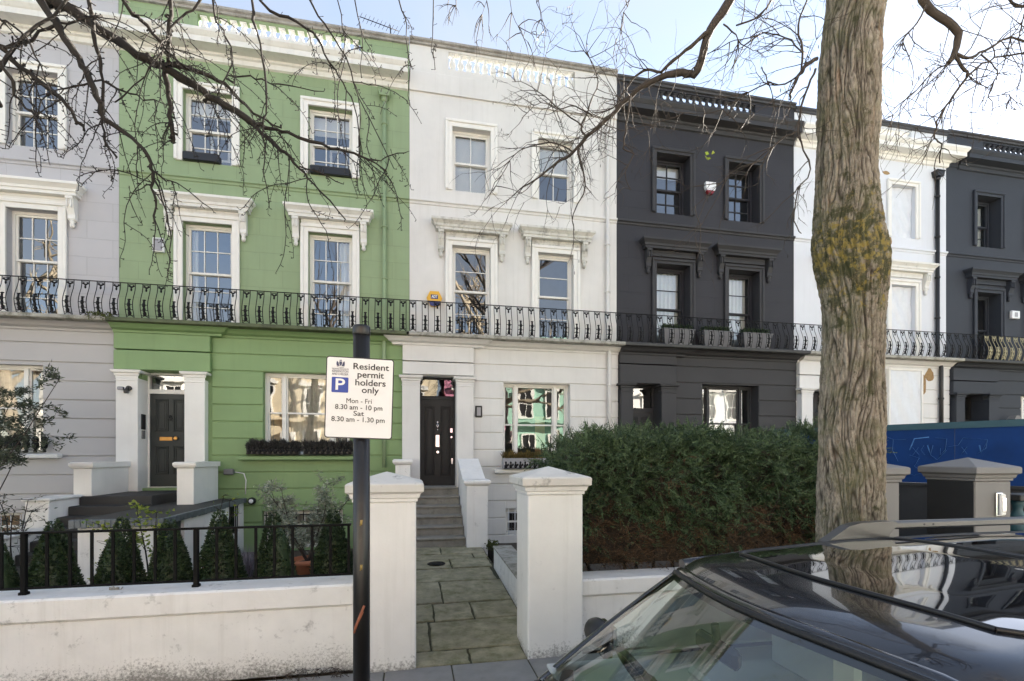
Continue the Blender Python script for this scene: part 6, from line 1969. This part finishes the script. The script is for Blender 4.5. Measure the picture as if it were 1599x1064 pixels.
crown(tree, Vector((cx_[-1], cy_[-1], pzv[-1] - .15)), float(rr_[-1]), 5)
crown(lt, top + Vector((0, 0, -.1)), .11, 6)

# ---- bare trees across the street, seen in the window glass
rng = random.Random(29)
def far_tree_mesh():
    mb = MB()
    def grow(p, d, L, r, lev):
        n = 5; pts = wander(p, d, L, n, .10 + .03 * lev, -.02, rng)
        mb.tube(pts, [r * (1 - .4 * i / n) for i in range(n + 1)], 6 if lev < 2 else 4, False)
        if lev >= 5: return
        for _ in range(3 if lev else 4):
            i = rng.randint(2, n); t = (pts[i] - pts[i - 1]).normalized()
            e = (t * .8 + Vector((rng.gauss(0, .6), rng.gauss(0, .6), rng.gauss(.1, .4)))).normalized()
            grow(pts[i], e, L * rng.uniform(.55, .8), r * .55, lev + 1)
    grow(Vector((0, 0, -.1)), Vector((0, 0, 1)), 4.5, .24, 0)
    return mb.mesh('crown', M['bark_far'])
M['bark_far'] = pm('plane_tree_bark', (.30, .25, .18), .85, var=.3, bump=.3)
FT = far_tree_mesh()
for (x, y, s, lb) in ((3.5, -7.8, 1.6, 'bare plane tree reflected in the white house windows'), (-19.9, -7.8, 1.6, 'bare plane tree reflected in the lavender house window')):
    t = thing('street_tree', (x, y, 0), lb, 'tree', 'trees across the street')
    link(FT, 'crown', t, (x, y, 0), (0, 0, x), (s, s, s))

# ---------------------------------------------------------------- the parked car
GZ = -.12
car = thing('parked_car', (1.75, 1.575, GZ), 'dark blue grey estate car with roof rails parked at the kerb', 'car')
VC = 1.575
def lerp(a, b, f): return a + (b - a) * f
def interp(x, xs, ys): return float(np.interp(x, xs, ys))
RU = [1.05, 1.31, 1.66, 2.18, 2.85, 3.6, 4.1, 4.35]
RZ = [1.466, 1.482, 1.508, 1.532, 1.545, 1.545, 1.51, 1.46]
def roof_pt(s, t, lift=0.0):
    """s 0..1 from the windscreen header back, t -1..1 across (1 = kerb side)"""
    uf = 1.13 + .17 * t * t; ur = 4.28 - .10 * t * t
    u = lerp(uf, ur, s)
    hw = interp(u, [1.1, 2.2, 3.4, 4.3], [.700, .725, .72, .66])
    crown = interp(u, [1.1, 1.5, 2.2, 3.5, 4.3], [.050, .052, .055, .053, .045])
    roll = .045 * max(0, (abs(t) - .86) / .14) ** 2
    z = interp(u, RU, RZ) + crown * (1 - abs(t) ** 3) - roll + lift
    z -= .05 * max(0, 1 - s / .055) ** 2            # header rolls down to the glass
    return Vector((u, VC + hw * t, z))
def grid(mb, fn, ss, ts):
    base = len(mb.v); n = len(ts)
    for s in ss:
        for t in ts: mb.v.append(tuple(fn(s, t)))
    for i in range(len(ss) - 1):
        for j in range(n - 1):
            mb.f.append((base + i * n + j, base + i * n + j + 1, base + (i + 1) * n + j + 1, base + (i + 1) * n + j)); mb.sm.append(True)
SS = [0, .006, .015, .03, .05, .07] + [.07 + .93 * (i / 40) for i in range(1, 41)]
TT = [-1 + 2 * i / 48 for i in range(49)]
mb = MB(); grid(mb, roof_pt, SS, TT); mb.build('roof', M['car'], car)
# panoramic glass let into the roof
def pano(s0, s1, name):
    mb = MB(); ns, ntt = 30, 32
    def fn(a, b):
        # rounded corners: pull the ends of the rows in
        t = (b * 2 - 1) * .80
        e0 = min(1, a / .06); e1 = min(1, (1 - a) / .06)
        pull = 1 - .07 * (1 - math.sqrt(max(0, 1 - (1 - e0) ** 2))) - .07 * (1 - math.sqrt(max(0, 1 - (1 - e1) ** 2)))
        return roof_pt(lerp(s0, s1, a), t * pull, .0045)
    grid(mb, fn, [i / ns for i in range(ns + 1)], [i / ntt for i in range(ntt + 1)]); mb.build(name, M['roofglass'], car)
    ring = [fn(0, i / ntt) for i in range(ntt + 1)] + [fn(i / ns, 1) for i in range(1, ns + 1)] + [fn(1, 1 - i / ntt) for i in range(1, ntt + 1)] + [fn(1 - i / ns, 0) for i in range(1, ns + 1)]
    r = MB(); r.tube(ring, .0085, 6, False); r.build('glass_seal', M['rubber'], car)
pano(.105, .40, 'sunroof_glass'); pano(.408, .80, 'sunroof_glass')
# windscreen
def ws_pt(s, t, lift=0.0):
    a = roof_pt(.0, t * .965); a = a + Vector((-.010, 0, -.006))
    ub = .40 + .20 * t * t; b = Vector((ub, VC + .79 * t, .875 + .035 * (1 - t * t)))
    p = a.lerp(b, s)
    nrm_ = Vector((-.68, .10 * t, .73)).normalized()
    return p + nrm_ * (.016 * 4 * s * (1 - s) * (1 - .35 * t * t) + lift)
S16 = [i / 20 for i in range(21)]; T32 = [-1 + i / 16 for i in range(33)]
mb = MB(); grid(mb, ws_pt, S16, T32); mb.build('windscreen', M['carglass'], car)
mb = MB(); mb.tube([ws_pt(0, t, .003) for t in T32], .011, 6); mb.tube([ws_pt(1, t, .003) for t in T32], .02, 6); mb.build('windscreen_seal', M['rubber'], car)
mb = MB(); mb.tube([ws_pt(0, t, .0) + Vector((.034, 0, .004)) for t in T32], .026, 12, True, True, .8); mb.build('roof_header', M['car'], car)
# black printed border on the inside of the glass
mb = MB(); grid(mb, lambda s, t: ws_pt(s, t, -.006), [0, .02, .04], T32); grid(mb, lambda s, t: ws_pt(s, t, -.006), [.88, .95, 1.0], T32)
for sg_ in (-1, 1): grid(mb, lambda s, t: ws_pt(s, t, -.006), S16, [sg_ * (.955 + .045 * i / 3) for i in range(4)])
mb.build('glass_border', M['rubber'], car)
for sg_ in (-1, 1):
    pts = [ws_pt(s, sg_ * 1.0) + Vector((.012, .014 * sg_, .0)) for s in S16]
    mb = MB(); mb.tube(pts, .024, 8, True, True, .7); mb.build('windscreen_pillar', M['car'], car)
# body below the glass
US = [-1.02, -.99, -.9, -.6, -.1, .35, .62, 1.3, 2.2, 3.2, 4.0, 4.45, 4.6, 4.66]
WS = [.55, .68, .80, .875, .905, .915, .92, .925, .93, .925, .90, .84, .76, .62]
TZ = [.50, .58, .66, .745, .80, .835, .865, .90, .93, .95, .955, .95, .90, .80]
BZ = [.30, .20, .12, .09, .07, .07, .07, .07, .07, .07, .09, .14, .22, .34]
CR = [.02, .03, .05, .06, .055, .03, .01, 0, 0, 0, 0, .0, .0, .0]
mb = MB(); secs = []
for u, w, tz, bz, cr in zip(US, WS, TZ, BZ, CR):
    h = tz - bz
    half = [(0, bz), (.80 * w, bz), (.95 * w, bz + .06 * h), (.985 * w, bz + .25 * h), (.985 * w, bz + .5 * h), (1.0 * w, bz + .68 * h), (.985 * w, bz + .84 * h), (.955 * w, bz + .95 * h), (.90 * w, tz), (.6 * w, tz + cr * .75), (0, tz + cr)]
    sec = [(y, z) for y, z in half] + [(-y, z) for y, z in half[-2:0:-1]]
    secs.append([(u, VC + y, z) for y, z in sec])
n = len(secs[0])
for s in secs: mb.v += s
for i in range(len(secs) - 1):
    for j in range(n):
        k = (j + 1) % n
        mb.f.append((i * n + j, i * n + k, (i + 1) * n + k, (i + 1) * n + j)); mb.sm.append(True)
mb.f.append(tuple(range(n))[::-1]); mb.sm.append(False); mb.f.append(tuple(range((len(secs) - 1) * n, len(secs) * n))); mb.sm.append(False)
mb.build('body', M['car'], car)
# side glass, pillars, tailgate
def side_top(u, sg_):
    hw = interp(u, [1.1, 2.2, 3.4, 4.3], [.700, .725, .72, .66]); return Vector((u, VC + sg_ * (hw - .005), interp(u, RU, RZ) - .05))
def side_bot(u, sg_): return Vector((u, VC + sg_ * (.865 if u < 3.9 else .84), interp(u, US, TZ) - .004))
for sg_ in (-1, 1):
    for (a, b) in ((1.02, 2.12), (2.20, 3.12), (3.20, 4.05)):
        mb = MB(); at_ = max(a, 1.46) if a < 1.3 else a
        grid(mb, lambda s, t: side_top(lerp(at_, b, t), sg_).lerp(side_bot(lerp(a, b, t), sg_), s) + Vector((0, sg_ * .03 * math.sin(math.pi * s), 0)), [i / 6 for i in range(7)], [i / 8 for i in range(9)])
        mb.build('side_window', M['carglass'], car)
    for u in (2.16, 3.16, 4.10):
        mb = MB(); mb.tube([side_top(u, sg_).lerp(side_bot(u, sg_), s) + Vector((0, sg_ * (.03 * math.sin(math.pi * s) + .004), 0)) for s in (0, .25, .5, .75, 1)], .045, 8, True, True, .5); mb.build('door_pillar', M['rubber'], car)
    mb = MB(); mb.tube([side_top(u, sg_) + Vector((0, sg_ * .012, .015)) for u in [1.34 + i * .14 for i in range(21)]], .030, 8); mb.build('roof_side', M['car'], car)
    for u in (.95, 2.16, 3.2):
        d = MB(); d.tube([(u, VC + sg_ * (.915), .86), (u + .0, VC + sg_ * .932, .5), (u, VC + sg_ * .92, .15)], .004, 4); d.build('door_gap', M['rubber'], car)
    for u in (2.0, 3.02):
        d = MB(); d.tube([(u - .1, VC + sg_ * .93, .76), (u - .07, VC + sg_ * .96, .765), (u + .07, VC + sg_ * .96, .765), (u + .1, VC + sg_ * .93, .76)], .014, 6); d.build('door_handle', M['car'], car)
    # mirror
    c = Vector((1.0, VC + sg_ * 1.0, 1.03))
    mb = MB(); mb.blob(c, (.07, .115, .075), 14, 8); mb.tube([c + Vector((.03, -sg_ * .08, -.04)), Vector((1.0, VC + sg_ * .87, .90))], .025, 8); mr = mb.build('wing_mirror', M['black'], car)
    g_ = MB(); g_.prism([(c.y - .085, c.z - .05), (c.y + .085, c.z - .05), (c.y + .085, c.z + .045), (c.y - .085, c.z + .045)], c.x + .055, c.x + .074, 'x'); g_.build('mirror_glass', M['chrome'], mr)
    # roof rail on its fin
    v = VC + sg_ * .615
    rt = lambda u: interp(u, RU, RZ) + .02
    mb = MB()
    prf = [(2.08, rt(2.08) + .012), (2.22, rt(2.22) + .085), (2.29, rt(2.29) + .098), (2.50, rt(2.5) + .098), (2.53, rt(2.5) + .085), (2.47, rt(2.5) + .03), (2.46, rt(2.46) - .01), (2.08, rt(2.08) - .01)]
    mb.v = []
    mb.prism(prf, v - .028, v + .028); mb.build('rail_foot', M['alu'], car); mb = MB()
    prf2 = [(4.12, rt(4.12) - .01), (3.86, rt(3.86) - .01), (3.84, rt(3.86) + .03), (3.80, rt(3.8) + .085), (3.84, rt(3.84) + .098), (3.98, rt(3.98) + .098)]
    mb.prism(prf2, v - .028, v + .028)
    mb.build('rail_foot', M['alu'], car)
    mb = MB(); mb.box(2.45, 3.90, v - .022, v + .022, 1.612, 1.655, .010); mb.build('roof_rail', M['alu'], car)
    h = MB(); h.lathe((2.70, v - .023, 1.634), [(.006, 0), (.006, .002)], 8, 'y'); h.lathe((2.76, v - .023, 1.634), [(.006, 0), (.006, .002)], 8, 'y'); h.build('rail_bolt', M['rubber'], car)
    # wheels
    for u in (-.12, 2.0 + 1.62):
        c = (u, VC + sg_ * .80, GZ + .335)
        q = MB(); q.lathe(c, [(.20, -.10), (.30, -.115), (.335, -.08), (.335, .08), (.30, .115), (.20, .10)], 28, 'y'); wh = q.build('wheel', M['rubber'], car)
        q = MB(); q.lathe((c[0], c[1] + sg_ * .10, c[2]), [(.215, -.012), (.215, .012), (.20, .012)], 28, 'y')
        for k in range(5):
            an = k * 2 * math.pi / 5
            q.tube([(c[0], c[1] + sg_ * .105, c[2]), (c[0] + math.cos(an) * .20, c[1] + sg_ * .108, c[2] + math.sin(an) * .20)], .028, 6, True, True, .5)
        q.build('rim', M['rim'], wh)
    q = MB(); q.blob((-.80, VC + sg_ * .66, .62), (.16, .17, .075), 14, 8); q.build('headlight', M['lamp_glass'], car)
    q = MB(); q.box(4.56, 4.63, VC + sg_ * .70 - .09, VC + sg_ * .70 + .09, .60, .92, .03); q.build('tail_light', M['redlens'], car)
mb = MB(); grid(mb, lambda s, t: roof_pt(1, t * .93).lerp(Vector((4.58, VC + .76 * t, .95)), s), [0, .25, .5, .75, 1], [-1 + i / 8 for i in range(17)]); mb.build('rear_window', M['carglass'], car)
mb = MB(); mb.box(-1.03, -.985, VC - .45, VC + .45, .30, .50, .015); mb.build('grille', M['rubber'], car)
# cabin
mb = MB(); mb.box(.66, 4.3, VC - .83, VC + .83, .935, .955, .004); mb.build('cabin_floor', M['seat'], car)
def dash(s, t):
    return Vector((lerp(.36 + .28 * t * t, .86, s), VC + .73 * t, .89 + .05 * math.sin(math.pi * min(1, s * 1.1)) + (.02 if s < .9 else -.02)))
mb = MB(); grid(mb, dash, [i / 10 for i in range(11)], [-1 + i / 8 for i in range(17)]); mb.build('dashboard', M['black'], car)
ws_c = Vector((.98, VC + .37, 1.02))
ax = Vector((.82, 0, .57)).normalized(); e1 = Vector((0, 1, 0)); e2 = ax.cross(e1)
mb = MB(); mb.tube([ws_c + (e1 * math.cos(i * math.pi / 12) + e2 * math.sin(i * math.pi / 12)) * .185 for i in range(25)], .015, 8)
mb.tube([ws_c - e1 * .18, ws_c + e1 * .18], .02, 6, True, True, .6); mb.blob(ws_c, (.05, .07, .05)); mb.tube([ws_c, ws_c - ax * .2], .03, 8)
mb.build('steering_wheel', M['rubber'], car)
for sv in (-.37, .37):
    for su in (1.75, 2.75):
        mb = MB(); mb.box(su - .45, su + .05, VC + sv - .24, VC + sv + .24, .94, .99, .02)
        n0 = len(mb.v)
        mb.box(su - .02, su + .12, VC + sv - .23, VC + sv + .23, .95, 1.24, .05)
        st_ = mb.build('seat', M['seat'], car)
        h = MB(); h.box(su + .06, su + .16, VC + sv - .13, VC + sv + .13, 1.265, 1.41, .04); h.tube([(su + .1, VC + sv - .06, 1.2), (su + .1, VC + sv - .06, 1.3)], .008, 5); h.tube([(su + .1, VC + sv + .06, 1.2), (su + .1, VC + sv + .06, 1.3)], .008, 5)
        h.build('headrest', M['seat'], st_)
mb = MB(); c = ws_pt(.16, 0, -.09); mb.box(c.x - .02, c.x + .02, c.y - .12, c.y + .12, c.z - .035, c.z + .035, .015); mb.tube([c, ws_pt(.10, 0, -.01)], .014, 6); mb.build('rear_view_mirror', M['rubber'], car)
